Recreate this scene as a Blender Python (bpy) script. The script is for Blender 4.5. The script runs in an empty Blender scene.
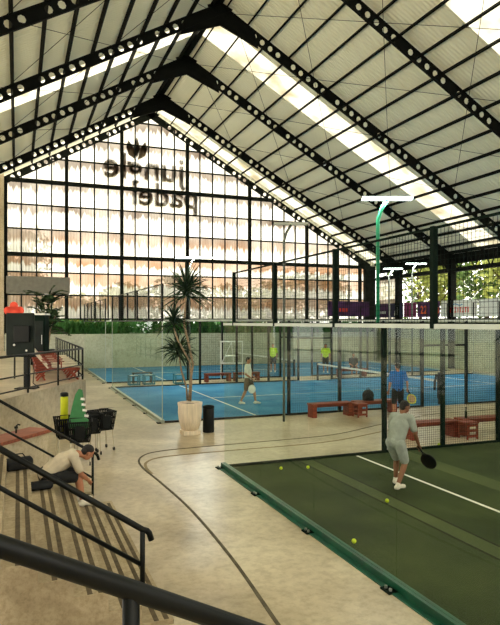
import bpy, bmesh, math, random
from mathutils import Vector, Matrix
random.seed(7)
PI = math.pi
C = bpy.context.scene.collection
H = 3.1; F = 597.0; HOR = 322.0; YAW = math.radians(21.3)
sY, cY = math.sin(YAW), math.cos(YAW)
def at(u, v=None, d=None, z=0.0):
    """world point of a viewing ray: on the horizontal plane z (v given) or at depth d"""
    if d is None: d = (H - z) * F / (v - HOR)
    xc = (u - 250) / F * d
    return Vector((xc*cY + d*sY, d*cY - xc*sY, z))
# ------------------------------------------------------------ materials
def lin(c):
    return tuple(((x/255)/12.92 if x/255 <= .04045 else (((x/255)+.055)/1.055)**2.4) for x in c)
def newmat(name):
    m = bpy.data.materials.new(name); m.use_nodes = True
    nt = m.node_tree
    for n in list(nt.nodes): nt.nodes.remove(n)
    out = nt.nodes.new('ShaderNodeOutputMaterial')
    return m, nt, out
def mat(name, rgb, rough=.6, metal=0, var=.12, scale=4, bump=0, spec=.4, coords='Object', stretch=(1,1,1), emit=0, rgb2=None, detail=4):
    m, nt, out = newmat(name)
    p = nt.nodes.new('ShaderNodeBsdfPrincipled')
    c = lin(rgb)
    tc = nt.nodes.new('ShaderNodeTexCoord'); mp = nt.nodes.new('ShaderNodeMapping'); mp.inputs['Scale'].default_value = stretch
    nz = nt.nodes.new('ShaderNodeTexNoise'); nz.inputs['Scale'].default_value = scale; nz.inputs['Detail'].default_value = detail
    nt.links.new(tc.outputs[coords], mp.inputs[0]); nt.links.new(mp.outputs[0], nz.inputs['Vector'])
    r = nt.nodes.new('ShaderNodeValToRGB')
    a = tuple(max(0, x*(1-var*1.6)) for x in c); b = tuple(min(1, x*(1+var*1.6)) for x in c)
    if rgb2: a = lin(rgb2); b = c
    r.color_ramp.elements[0].position = .33; r.color_ramp.elements[1].position = .67
    r.color_ramp.elements[0].color = (*a, 1); r.color_ramp.elements[1].color = (*b, 1)
    nt.links.new(nz.outputs['Fac'], r.inputs[0]); nt.links.new(r.outputs[0], p.inputs['Base Color'])
    p.inputs['Roughness'].default_value = rough; p.inputs['Metallic'].default_value = metal
    p.inputs['Specular IOR Level'].default_value = spec
    if bump:
        bm_ = nt.nodes.new('ShaderNodeBump'); bm_.inputs['Strength'].default_value = bump; bm_.inputs['Distance'].default_value = .02
        nt.links.new(nz.outputs['Fac'], bm_.inputs['Height']); nt.links.new(bm_.outputs[0], p.inputs['Normal'])
    if emit:
        p.inputs['Emission Color'].default_value = (*c, 1); p.inputs['Emission Strength'].default_value = emit
    nt.links.new(p.outputs[0], out.inputs[0])
    return m
M = {}
M['black'] = mat('black_paint', (15,18,17), .5, var=.1, spec=.25)
M['frame'] = mat('roof_frame_paint', (14,16,14), .8, var=.15, scale=2, spec=.1)
M['mullion'] = mat('mullion_paint', (26,30,26), .8, var=.15, spec=.1)
M['green_dark'] = mat('dark_green_paint', (9,26,19), .8, var=.15, scale=3, spec=.1)
M['green_base'] = mat('green_base_paint', (20,84,62), .3, var=.15, scale=3)
M['green_lamp'] = mat('green_pole_paint', (24,140,98), .45, var=.1)
M['wire'] = mat('mesh_wire', (14,28,22), .7, var=.05, spec=.1)
M['steel'] = mat('bright_steel', (190,192,186), .35, .7, var=.05)
M['grey_rail'] = mat('galvanised_rail', (176,184,172), .4, .2, var=.05)
M['white'] = mat('white_paint', (232,230,222), .5, var=.04)
M['line'] = mat('court_line', (232,232,220), .9, var=.04, scale=20)
M['roof'] = None
M['mahogany'] = mat('red_wood', (132,56,36), .5, var=.25, scale=3, stretch=(1,8,8))
M['wood_cap'] = mat('wood_cap', (140,78,56), .5, var=.2, scale=3, stretch=(1,8,8))
M['cream'] = mat('cream_paint', (214,203,180), .7, var=.06)
M['pot'] = mat('pale_pot_clay', (222,206,180), .55, var=.08, scale=3, stretch=(6,6,.6))
M['soil'] = mat('soil', (52,40,30), .9, var=.2, scale=20)
M['bark'] = mat('grey_bark', (142,122,96), .8, var=.2, scale=8, stretch=(1,1,4))
M['trunk'] = mat('tree_trunk', (70,56,42), .9, var=.25, scale=5)
M['skin'] = mat('skin', (178,122,92), .55, var=.05, scale=6)
M['skin_dark'] = mat('tanned_skin', (134,88,62), .55, var=.05, scale=6)
M['hair'] = mat('black_hair', (26,22,20), .7, var=.3, scale=60)
M['grey_cloth'] = mat('grey_jersey', (150,156,148), .9, var=.06, scale=10)
M['short_grey'] = mat('pale_grey_shorts', (160,166,158), .9, var=.06, scale=10)
M['blue_cloth'] = mat('blue_jersey', (22,102,178), .85, var=.1, scale=8)
M['beige_cloth'] = mat('beige_cotton', (206,194,170), .9, var=.06, scale=10)
M['white_cloth'] = mat('white_cotton', (226,226,214), .9, var=.05, scale=10)
M['khaki'] = mat('brown_shorts', (110,90,72), .9, var=.08, scale=10)
M['black_cloth'] = mat('black_cloth', (26,28,30), .9, var=.15, scale=12)
M['neon'] = mat('neon_cloth', (196,232,60), .8, var=.05, scale=10)
M['shoe'] = mat('white_shoe', (228,222,206), .6, var=.05, scale=10)
M['ball'] = mat('tennis_ball_felt', (206,224,52), .95, var=.06, scale=40)
M['yellow'] = mat('yellow_sleeve', (200,206,30), .6, var=.06, scale=6)
M['foam'] = mat('green_foam', (64,128,78), .7, var=.08, scale=6)
M['red_sign'] = mat('red_sign', (226,72,44), .6, var=.04)
M['purple'] = mat('purple_banner', (74,38,84), .8, var=.3, scale=1.2)
M['navy'] = mat('navy_banner', (38,36,66), .8, var=.2, scale=1.2)
M['magenta'] = mat('magenta_banner', (128,44,92), .8, var=.2, scale=1.2)
M['pale_banner'] = mat('white_banner', (216,220,210), .8, var=.04)
M['orange'] = mat('orange_print', (236,104,52), .8, var=.03)
M['red_print'] = mat('red_print', (208,62,52), .8, var=.03)
M['blue_print'] = mat('blue_print', (70,130,170), .8, var=.03)
M['teal'] = mat('teal_box', (40,120,150), .6, var=.08)
M['panel'] = mat('dark_screen', (20,28,23), .6, var=.3, scale=2, spec=.2)
M['duct'] = mat('grey_beam', (120,118,108), .7, var=.08)
M['sign_letters'] = mat('brown_letters', (196,170,150), .8, var=.1)
M['bounce_ground'] = mat('pale_bounce_ground', (206,198,172), .95, var=.1, scale=1)  # ground made pale to bounce daylight up onto the roof underside
M['bottle'] = mat('dark_bottle', (20,36,26), .15, var=.05)
M['wood_box'] = mat('plain_wood', (170,140,104), .6, var=.12, scale=4, stretch=(1,6,6))
def leafmat(name, rgb, tr=.35, var=.3):
    m, nt, out = newmat(name)
    d = nt.nodes.new('ShaderNodeBsdfPrincipled'); d.inputs['Roughness'].default_value = .5; d.inputs['Specular IOR Level'].default_value = .3
    t = nt.nodes.new('ShaderNodeBsdfTranslucent'); mx = nt.nodes.new('ShaderNodeMixShader'); mx.inputs[0].default_value = tr
    tc = nt.nodes.new('ShaderNodeTexCoord'); nz = nt.nodes.new('ShaderNodeTexNoise'); nz.inputs['Scale'].default_value = 3.0
    nt.links.new(tc.outputs['Object'], nz.inputs['Vector'])
    r = nt.nodes.new('ShaderNodeValToRGB'); c = lin(rgb)
    r.color_ramp.elements[0].position = .35; r.color_ramp.elements[1].position = .65
    r.color_ramp.elements[0].color = (*[x*(1-var) for x in c], 1); r.color_ramp.elements[1].color = (*[min(1, x*(1+var)) for x in c], 1)
    nt.links.new(nz.outputs['Fac'], r.inputs[0]); nt.links.new(r.outputs[0], d.inputs['Base Color']); nt.links.new(r.outputs[0], t.inputs['Color'])
    nt.links.new(d.outputs[0], mx.inputs[1]); nt.links.new(t.outputs[0], mx.inputs[2]); nt.links.new(mx.outputs[0], out.inputs[0])
    return m
M['leaf_dark'] = leafmat('dark_strap_leaf', (34,54,34), .15)
M['leaf'] = leafmat('palm_leaf', (46,66,38), .25)
M['leaf_hedge'] = leafmat('hedge_leaf', (74,122,64), .4)
M['leaf_tree'] = leafmat('tree_leaf', (74,98,46), .35)
M['leaf_yellow'] = leafmat('leaf_sun_in_colour', (132,140,70), .4)  # brighter yellow-green: sunlight put into the leaf colour

def glassmat(name, tint, refl=.5):
    m, nt, out = newmat(name)
    t = nt.nodes.new('ShaderNodeBsdfTransparent'); t.inputs[0].default_value = (*tint, 1)
    g = nt.nodes.new('ShaderNodeBsdfGlossy'); g.inputs['Roughness'].default_value = .02; g.inputs['Color'].default_value = (.85,.95,.88,1)
    fr = nt.nodes.new('ShaderNodeFresnel'); fr.inputs['IOR'].default_value = 1.45
    mul = nt.nodes.new('ShaderNodeMath'); mul.operation = 'MULTIPLY'; mul.inputs[1].default_value = refl
    nz = nt.nodes.new('ShaderNodeTexNoise'); nz.inputs['Scale'].default_value = .8
    tc = nt.nodes.new('ShaderNodeTexCoord'); nt.links.new(tc.outputs['Object'], nz.inputs['Vector'])
    bm_ = nt.nodes.new('ShaderNodeBump'); bm_.inputs['Strength'].default_value = .02; nt.links.new(nz.outputs['Fac'], bm_.inputs['Height'])
    nt.links.new(bm_.outputs[0], g.inputs['Normal'])
    mx = nt.nodes.new('ShaderNodeMixShader')
    ge = nt.nodes.new('ShaderNodeNewGeometry'); sb = nt.nodes.new('ShaderNodeMath'); sb.operation = 'SUBTRACT'; sb.inputs[0].default_value = 1
    m2 = nt.nodes.new('ShaderNodeMath'); m2.operation = 'MULTIPLY'
    nt.links.new(ge.outputs['Backfacing'], sb.inputs[1]); nt.links.new(sb.outputs[0], m2.inputs[0]); nt.links.new(fr.outputs[0], m2.inputs[1])
    nt.links.new(m2.outputs[0], mul.inputs[0]); nt.links.new(mul.outputs[0], mx.inputs[0])
    nt.links.new(t.outputs[0], mx.inputs[1]); nt.links.new(g.outputs[0], mx.inputs[2]); nt.links.new(mx.outputs[0], out.inputs[0])
    return m
M['glass'] = glassmat('court_glass', (.965,.985,.96), .45)

def roofmat():
    m, nt, out = newmat('roof_sheeting')
    p = nt.nodes.new('ShaderNodeBsdfPrincipled'); p.inputs['Roughness'].default_value = .6; p.inputs['Specular IOR Level'].default_value = .3
    tc = nt.nodes.new('ShaderNodeTexCoord')
    w = nt.nodes.new('ShaderNodeTexWave'); w.wave_type = 'BANDS'; w.bands_direction = 'Y'; w.inputs['Scale'].default_value = 1.6
    nt.links.new(tc.outputs['Object'], w.inputs['Vector'])
    nz = nt.nodes.new('ShaderNodeTexNoise'); nz.inputs['Scale'].default_value = .5; nt.links.new(tc.outputs['Object'], nz.inputs['Vector'])
    r = nt.nodes.new('ShaderNodeValToRGB'); r.color_ramp.elements[0].color = (*lin((226,226,202)), 1); r.color_ramp.elements[1].color = (*lin((240,240,220)), 1)
    nt.links.new(nz.outputs['Fac'], r.inputs[0]); nt.links.new(r.outputs[0], p.inputs['Base Color'])
    b = nt.nodes.new('ShaderNodeBump'); b.inputs['Strength'].default_value = .6; b.inputs['Distance'].default_value = .04
    nt.links.new(w.outputs['Fac'], b.inputs['Height']); nt.links.new(b.outputs[0], p.inputs['Normal'])
    nt.links.new(p.outputs[0], out.inputs[0]); return m
M['roof'] = roofmat()
def skymat():
    m, nt, out = newmat('translucent_roof_sheet')
    t = nt.nodes.new('ShaderNodeBsdfTranslucent'); d = nt.nodes.new('ShaderNodeBsdfDiffuse')
    nz = nt.nodes.new('ShaderNodeTexNoise'); nz.inputs['Scale'].default_value = .7; nz.inputs['Detail'].default_value = 4
    tc = nt.nodes.new('ShaderNodeTexCoord'); nt.links.new(tc.outputs['Object'], nz.inputs['Vector'])
    r = nt.nodes.new('ShaderNodeValToRGB'); r.color_ramp.elements[0].position = .3; r.color_ramp.elements[0].color = (.40,.37,.29,1); r.color_ramp.elements[1].position = .5; r.color_ramp.elements[1].color = (.60,.59,.53,1)
    nt.links.new(nz.outputs['Fac'], r.inputs[0]); nt.links.new(r.outputs[0], t.inputs[0])
    mx = nt.nodes.new('ShaderNodeMixShader'); mx.inputs[0].default_value = .12
    d.inputs[0].default_value = (.8,.78,.7,1)
    nt.links.new(t.outputs[0], mx.inputs[1]); nt.links.new(d.outputs[0], mx.inputs[2]); nt.links.new(mx.outputs[0], out.inputs[0]); return m
M['skylight'] = skymat()
def sheetmat():
    """stained translucent corrugated sheet; UV: u = metres along the wall, v = row number + fraction"""
    m, nt, out = newmat('stained_translucent_sheet')
    N = nt.nodes.new; L = nt.links.new
    def math_(op, a, b=None, c=None):
        n = N('ShaderNodeMath'); n.operation = op
        for i, x in enumerate((a, b, c)):
            if x is None: continue
            if isinstance(x, (int, float)): n.inputs[i].default_value = x
            else: L(x, n.inputs[i])
        return n.outputs[0]
    uv = N('ShaderNodeUVMap'); sp = N('ShaderNodeSeparateXYZ'); L(uv.outputs[0], sp.inputs[0])
    fr = math_('FRACT', sp.outputs['Y'])
    row = math_('FLOOR', sp.outputs['Y'])
    # streaks: noise strongly stretched vertically
    cmb = N('ShaderNodeCombineXYZ'); L(math_('MULTIPLY', sp.outputs['X'], 5.0), cmb.inputs[0]); L(math_('MULTIPLY', row, 3.7), cmb.inputs[1]); L(math_('MULTIPLY', fr, .35), cmb.inputs[2])
    nz = N('ShaderNodeTexNoise'); nz.inputs['Scale'].default_value = 1.0; nz.inputs['Detail'].default_value = 3; L(cmb.outputs[0], nz.inputs['Vector'])
    cm2 = N('ShaderNodeCombineXYZ'); L(math_('MULTIPLY', sp.outputs['X'], .35), cm2.inputs[0]); L(math_('MULTIPLY', sp.outputs['Y'], .5), cm2.inputs[1])
    nz2 = N('ShaderNodeTexNoise'); nz2.inputs['Scale'].default_value = 1.3; nz2.inputs['Detail'].default_value = 3; L(cm2.outputs[0], nz2.inputs['Vector'])
    # low rows are stained more heavily: lowf 1 at row 0 -> 0 at row 5
    lowf = N('ShaderNodeMapRange'); L(sp.outputs['Y'], lowf.inputs['Value']); lowf.inputs['From Min'].default_value = 3.2; lowf.inputs['From Max'].default_value = 4.2; lowf.inputs['To Min'].default_value = 1; lowf.inputs['To Max'].default_value = 0
    start = math_('ADD', math_('SUBTRACT', 1.10, math_('MULTIPLY', nz.outputs['Fac'], .9)), math_('MULTIPLY', lowf.outputs[0], -.22))
    e = math_('SUBTRACT', fr, start)
    st = N('ShaderNodeMapRange'); st.interpolation_type = 'SMOOTHSTEP'; L(e, st.inputs['Value']); st.inputs['From Min'].default_value = -.06; st.inputs['From Max'].default_value = .13
    stain = math_('MULTIPLY', st.outputs[0], math_('ADD', .25, math_('MULTIPLY', nz2.outputs['Fac'], 1.0)))
    stain = math_('MINIMUM', stain, 1.0)
    ramp = N('ShaderNodeMixRGB'); L(lowf.outputs[0], ramp.inputs[0]); ramp.inputs[1].default_value = (.085,.06,.045,1); ramp.inputs[2].default_value = (.20,.095,.035,1)
    col = N('ShaderNodeMixRGB'); L(stain, col.inputs[0]); col.inputs[1].default_value = (.50,.485,.43,1); L(ramp.outputs[0], col.inputs[2])
    t = N('ShaderNodeBsdfTranslucent'); L(col.outputs[0], t.inputs[0])
    tr = N('ShaderNodeBsdfTransparent'); L(col.outputs[0], tr.inputs[0])
    mx = N('ShaderNodeMixShader'); L(math_('ADD', .30, math_('MULTIPLY', lowf.outputs[0], .30)), mx.inputs[0])
    L(t.outputs[0], mx.inputs[1]); L(tr.outputs[0], mx.inputs[2]); L(mx.outputs[0], out.inputs[0]); return m
M['sheet'] = sheetmat()
def floormat(name, c1, c2, c3, rough=.45, sc=.45):
    m, nt, out = newmat(name); N = nt.nodes.new; L = nt.links.new
    p = N('ShaderNodeBsdfPrincipled'); tc = N('ShaderNodeTexCoord')
    n1 = N('ShaderNodeTexNoise'); n1.inputs['Scale'].default_value = sc; n1.inputs['Detail'].default_value = 8; n1.inputs['Roughness'].default_value = .65; n1.inputs['Distortion'].default_value = .6
    n2 = N('ShaderNodeTexNoise'); n2.inputs['Scale'].default_value = sc*16; n2.inputs['Detail'].default_value = 6; n2.inputs['Roughness'].default_value = .7
    L(tc.outputs['Object'], n1.inputs['Vector']); L(tc.outputs['Object'], n2.inputs['Vector'])
    r = N('ShaderNodeValToRGB'); r.color_ramp.elements[0].position = .34; r.color_ramp.elements[0].color = (*lin(c1),1); r.color_ramp.elements[1].position = .66; r.color_ramp.elements[1].color = (*lin(c3),1)
    e = r.color_ramp.elements.new(.5); e.color = (*lin(c2),1)
    L(n1.outputs['Fac'], r.inputs[0])
    mx = N('ShaderNodeMixRGB'); mx.blend_type = 'MULTIPLY'; mx.inputs[0].default_value = .62
    r2 = N('ShaderNodeValToRGB'); r2.color_ramp.elements[0].position = .36; r2.color_ramp.elements[0].color = (.62,.58,.5,1); r2.color_ramp.elements[1].position = .56; r2.color_ramp.elements[1].color = (1,1,1,1)
    L(n2.outputs['Fac'], r2.inputs[0]); L(r.outputs[0], mx.inputs[1]); L(r2.outputs[0], mx.inputs[2]); L(mx.outputs[0], p.inputs['Base Color'])
    p.inputs['Roughness'].default_value = rough; p.inputs['Specular IOR Level'].default_value = .65
    b = N('ShaderNodeBump'); b.inputs['Strength'].default_value = .15; b.inputs['Distance'].default_value = .01; L(n2.outputs['Fac'], b.inputs['Height']); L(b.outputs[0], p.inputs['Normal'])
    L(p.outputs[0], out.inputs[0]); return m
M['floor'] = floormat('polished_concrete_floor', (156,140,112), (190,175,146), (214,201,174), .3)
M['concrete'] = floormat('plain_concrete', (176,162,136), (196,182,154), (212,198,170), .8, .8)
M['concrete_wall'] = floormat('grey_concrete_wall', (172,176,154), (188,190,168), (202,202,182), .85, .5)
M['step'] = floormat('step_concrete', (150,134,106), (176,160,130), (198,182,152), .8, 1.6)
M['strip'] = mat('anti_slip_strip', (92,80,60), .9, var=.15, scale=12)
def turfmat(name, c1, c2, seams=()):
    m, nt, out = newmat(name); N = nt.nodes.new; L = nt.links.new
    p = N('ShaderNodeBsdfPrincipled'); tc = N('ShaderNodeTexCoord')
    n1 = N('ShaderNodeTexNoise'); n1.inputs['Scale'].default_value = .7; n1.inputs['Detail'].default_value = 6
    n2 = N('ShaderNodeTexNoise'); n2.inputs['Scale'].default_value = 45; n2.inputs['Detail'].default_value = 4
    L(tc.outputs['Object'], n1.inputs['Vector']); L(tc.outputs['Object'], n2.inputs['Vector'])
    ad = N('ShaderNodeMath'); ad.operation = 'ADD'; L(n1.outputs['Fac'], ad.inputs[0]); ml = N('ShaderNodeMath'); ml.operation = 'MULTIPLY'; ml.inputs[1].default_value = .5
    L(n2.outputs['Fac'], ml.inputs[0]); L(ml.outputs[0], ad.inputs[1])
    r = N('ShaderNodeValToRGB'); r.color_ramp.elements[0].position = .55; r.color_ramp.elements[0].color = (*lin(c1),1); r.color_ramp.elements[1].position = .95; r.color_ramp.elements[1].color = (*lin(c2),1)
    L(ad.outputs[0], r.inputs[0]); L(r.outputs[0], p.inputs['Base Color'])
    p.inputs['Roughness'].default_value = .9; p.inputs['Specular IOR Level'].default_value = .15
    b = N('ShaderNodeBump'); b.inputs['Strength'].default_value = .4; b.inputs['Distance'].default_value = .01; L(n2.outputs['Fac'], b.inputs['Height']); L(b.outputs[0], p.inputs['Normal'])
    L(p.outputs[0], out.inputs[0]); return m
M['turf_green'] = turfmat('green_turf', (38,50,26), (64,76,42))
M['turf_seam'] = turfmat('pale_green_turf', (64,76,44), (84,94,58))
M['turf_seam_dark'] = turfmat('dark_green_turf', (24,32,18), (38,46,26))
M['turf_blue'] = turfmat('blue_turf', (48,116,164), (78,146,188))

# ------------------------------------------------------------ mesh helpers
class MB:
    def __init__(s): s.b = bmesh.new()
    def box(s, x0, y0, z0, x1, y1, z1, mtx=None):
        vs = [s.b.verts.new(((x0,x1)[i&1], (y0,y1)[(i>>1)&1], (z0,z1)[i>>2])) for i in range(8)]
        for f in ((0,2,3,1),(4,5,7,6),(0,1,5,4),(2,6,7,3),(0,4,6,2),(1,3,7,5)): s.b.faces.new([vs[i] for i in f])
        if mtx is not None:
            for v in vs: v.co = mtx @ v.co
        return s
    def bar(s, a, b_, w, h, up=(0,0,1)):
        """box bar from a to b_, width w (sideways) and height h (along up)"""
        a = Vector(a); b_ = Vector(b_); t = (b_-a).normalized(); up = Vector(up)
        sd = t.cross(up)
        if sd.length < 1e-5: sd = t.cross(Vector((1,0,0)))
        sd.normalize(); u2 = sd.cross(t).normalized()
        vs = []
        for p in (a, b_):
            for i, j in ((-1,-1),(1,-1),(1,1),(-1,1)): vs.append(s.b.verts.new(p + sd*w/2*i + u2*h/2*j))
        for f in ((3,2,1,0),(4,5,6,7),(0,1,5,4),(1,2,6,5),(2,3,7,6),(3,0,4,7)): s.b.faces.new([vs[i] for i in f])
        return s
    def tube(s, pts, r, n=8, cap=True):
        pts = [Vector(p) for p in pts]; rr = r if isinstance(r, (list, tuple)) else [r]*len(pts)
        t0 = (pts[1]-pts[0]).normalized(); ref = Vector((0,0,1)) if abs(t0.z) < .9 else Vector((1,0,0))
        sd = t0.cross(ref).normalized(); rings = []
        for i, p in enumerate(pts):
            if i == 0: t = t0
            elif i == len(pts)-1: t = (pts[i]-pts[i-1]).normalized()
            else: t = ((pts[i]-pts[i-1]).normalized() + (pts[i+1]-pts[i]).normalized()).normalized()
            sd = (sd - t*sd.dot(t)).normalized(); u2 = t.cross(sd)
            q = rr[i] if isinstance(rr[i], (list, tuple)) else (rr[i], rr[i])
            rings.append([s.b.verts.new(p + sd*math.cos(2*PI*k/n)*q[0] + u2*math.sin(2*PI*k/n)*q[1]) for k in range(n)])
        for a, b_ in zip(rings, rings[1:]):
            for k in range(n): s.b.faces.new((a[k], a[(k+1)%n], b_[(k+1)%n], b_[k]))
        if cap: s.b.faces.new(rings[0][::-1]); s.b.faces.new(rings[-1])
        return s
    def ell(s, c, r, n=12, mtx=None):
        """ellipsoid"""
        m = Matrix.Translation(c) @ (mtx or Matrix.Identity(4)) @ Matrix.Diagonal((r[0], r[1], r[2], 1))
        bmesh.ops.create_uvsphere(s.b, u_segments=n, v_segments=max(6, n*2//3), radius=1, matrix=m); return s
    def lathe(s, prof, n=24, c=(0,0,0)):
        rings = [[s.b.verts.new((c[0]+r*math.cos(2*PI*k/n), c[1]+r*math.sin(2*PI*k/n), c[2]+z)) for k in range(n)] for r, z in prof]
        for a, b_ in zip(rings, rings[1:]):
            for k in range(n): s.b.faces.new((a[k], a[(k+1)%n], b_[(k+1)%n], b_[k]))
        s.b.faces.new(rings[0][::-1]); s.b.faces.new(rings[-1]); return s
    def prism(s, poly, z0, z1):
        a = [s.b.verts.new((x, y, z0)) for x, y in poly]; b_ = [s.b.verts.new((x, y, z1)) for x, y in poly]
        s.b.faces.new(a[::-1]); s.b.faces.new(b_); n = len(poly)
        for k in range(n): s.b.faces.new((a[k], a[(k+1)%n], b_[(k+1)%n], b_[k]))
        return s
    def leaf(s, p, d, L, w, droop=.3, seg=4):
        """strap leaf from p, direction d"""
        d = Vector(d).normalized(); sd = d.cross(Vector((0,0,1)))
        if sd.length < .05: sd = Vector((1,0,0))
        sd.normalize(); sd = Matrix.Rotation(random.uniform(-1.2,1.2), 3, d) @ sd; prev = None; q = Vector(p)
        for i in range(seg+1):
            t = i/seg; ww = w*math.sin(PI*min(1, .18+t*.82))*.5 + .001
            a = s.b.verts.new(q + sd*ww); b_ = s.b.verts.new(q - sd*ww)
            if prev: s.b.faces.new((prev[0], a, b_, prev[1]))
            prev = (a, b_); d = (d + Vector((0,0,-droop*1.6/seg*(t+.3)))).normalized(); q = q + d*L/seg
        return s
    def build(s, name, m, parent=None, smooth=False, bevel=0):
        bmesh.ops.recalc_face_normals(s.b, faces=s.b.faces[:])
        me = bpy.data.meshes.new(name); s.b.to_mesh(me); s.b.free()
        if m is not None: me.materials.append(M[m] if isinstance(m, str) else m)
        if smooth:
            for p in me.polygons: p.use_smooth = True
        o = bpy.data.objects.new(name, me); C.objects.link(o)
        if parent is not None: o.parent = parent
        if bevel:
            md = o.modifiers.new('bevel', 'BEVEL'); md.width = bevel; md.segments = 2; md.limit_method = 'ANGLE'
        return o
def thing(name, label, cat, loc=(0,0,0), rz=0, group=None):
    o = bpy.data.objects.new(name, None); C.objects.link(o); o.location = loc; o.rotation_euler = (0,0,rz)
    o['label'] = label; o['category'] = cat
    if group: o['group'] = group
    return o
def tag(o, label, cat, group=None, kind=None):
    o['label'] = label; o['category'] = cat
    if group: o['group'] = group
    if kind: o['kind'] = kind
    return o
def struct(o): o['kind'] = 'structure'; return o
def dup(root, loc, rz, label, group=None):
    r = root.copy(); C.objects.link(r); r.location = loc; r.rotation_euler = (0,0,rz); r['label'] = label
    if group: r['group'] = group
    for ch in list(root.children):
        c = ch.copy(); C.objects.link(c); c.parent = r
        for g in ch.children:
            d = g.copy(); C.objects.link(d); d.parent = c
    return r
ORD = ['first','second','third','fourth','fifth','sixth','seventh','eighth','ninth','tenth','eleventh','twelfth','thirteenth','fourteenth','fifteenth','sixteenth','seventeenth','eighteenth']

# ------------------------------------------------------------ setting
GY = 42.0                     # gable wall plane
XR, XL, XA = 27.2, -9.6, 8.8  # eaves and ridge
RZ = 18.15; SL = .565
def rz(x): return RZ - SL*abs(x-XA)
Y_BACK = -9.0
struct(MB().box(-60,-40,-.3, 90,110,-.02).build('floor_outside', 'bounce_ground'))
struct(MB().box(XL-1,Y_BACK-1,-.25, XR+1,GY+.3,0).build('floor', 'floor'))
# ceiling: opaque sheets between the skylight strips
strips = [(3.9,5.8),(15.9,17.9),(27.9,29.9),(40.3,41.6)]
def roof_piece(b, y0, y1, side, t=.04):
    xe = XR+.6 if side > 0 else XL-.6
    vs = []
    for y in (y0, y1):
        for x in (XA, xe):
            for dz in (0, t): vs.append(b.b.verts.new((x, y, rz(x)+dz)))
    for f in ((0,2,3,1),(4,5,7,6),(0,1,5,4),(2,6,7,3),(0,4,6,2),(1,3,7,5)): b.b.faces.new([vs[i] for i in f])
b = MB(); y = Y_BACK
for a, e in strips:
    roof_piece(b, y, a, 1); roof_piece(b, y, a, -1); y = e
roof_piece(b, y, GY+.6, 1); roof_piece(b, y, GY+.6, -1)
struct(b.build('ceiling', 'roof'))
k = 1
for a, e in strips:
    for sd in (-1, 1):
        b = MB(); roof_piece(b, a, e, sd, .015); struct(b.build('window_%d' % k, 'skylight')); k += 1
# ridge cap
struct(MB().bar((XA, Y_BACK, RZ-.12), (XA, GY, RZ-.12), .25, .2).build('trim_1', 'frame'))

# purlins
for sd, side in ((1, 'right'), (-1, 'left')):
    proto = None
    for i in range(17):
        x = XA + sd*(.35 + 1.08*i)
        if abs(x-XA) > 18.4: break
        if proto is None:
            b = MB(); b.bar((0,Y_BACK,0), (0,GY-.2,0), .07, .17, up=(sd*SL,0,1)); proto = b.build('roof_purlin', 'frame'); o = proto
        else:
            o = proto.copy(); C.objects.link(o)
        o.location = (x, 0, rz(x)-.10)
        tag(o, 'long dark steel purlin under the %s roof slope, %s down from the ridge' % (side, ORD[i]), 'roof beam', 'purlins along the %s roof slope' % side)
# portal frames with castellated rafters
def rafter(b, y, sd, th=.09, dep=.47, off=.19, holes=True, xe=None):
    """web with octagonal holes + flanges, from ridge to eave"""
    xe = xe if xe is not None else (XR if sd > 0 else XL)
    Lh = abs(xe-XA); ln = Lh*math.sqrt(1+SL*SL); c = 1/math.sqrt(1+SL*SL); s_ = SL*c
    def P(t, n, yy): # t along slope from ridge, n perpendicular downward from roof underside
        return Vector((XA + sd*(t*c - n*s_), yy, RZ - t*s_ - n*c))
    n0, n1 = off, off+dep
    def quadstrip(poly2):
        a = [b.b.verts.new(P(t, n, y-th/6)) for t, n in poly2]; e = [b.b.verts.new(P(t, n, y+th/6)) for t, n in poly2]
        b.b.faces.new(a); b.b.faces.new(e[::-1]); k = len(poly2)
        for i in range(k): b.b.faces.new((a[i], a[(i+1)%k], e[(i+1)%k], e[i]))
    pitch = .47; r = .13; t = 1.5; start = 0; cell = 0
    quadstrip([(0,n0),(1.5,n0),(1.5,n1),(-.35,n1)])
    nm = (n0+n1)/2
    while t + pitch < ln-1.2:
        if holes and cell % 6 < 5:
            # octagon hole: frame of 8 quads inside pitch x dep cell
            cx = t+pitch/2; oc = [(cx+r*math.cos(PI/8+PI/4*k), nm+r*1.15*math.sin(PI/8+PI/4*k)) for k in range(8)]
            hx = pitch/2; out = [(cx+hx, nm+.1),(cx+.08, n1),(cx-.08, n1),(cx-hx, nm+.1),(cx-hx, nm-.1),(cx-.08, n0),(cx+.08, n0),(cx+hx, nm-.1)]
            cor = {0:(cx+hx,n1), 2:(cx-hx,n1), 4:(cx-hx,n0), 6:(cx+hx,n0)}
            for k in range(8):
                k2 = (k+1) % 8
                pl = [oc[k], out[k]] + ([cor[k]] if k in cor else []) + [out[k2], oc[k2]]
                quadstrip(pl)
        else:
            quadstrip([(t,n0),(t+pitch,n0),(t+pitch,n1),(t,n1)])
        t += pitch; cell += 1
    quadstrip([(t,n0),(ln,n0),(ln,n1+.15),(t,n1)])
    for n in (n0, n1):
        b.bar(P(-.0 if n == n0 else -.3, n, y), P(ln, n, y), th*1.4, .03, up=(sd*s_,0,c))
PY = [-3.6, 2.4, 8.4, 14.4, 20.4, 26.4, 32.3, 38.3]
wh = ['behind the viewer','above the viewer','above the near court','nearest in view','second in view, crossing the top of the photo','third in view, its apex near the top edge','fourth in view, behind the skylight strip','farthest, next to the glazed end wall']
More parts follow.
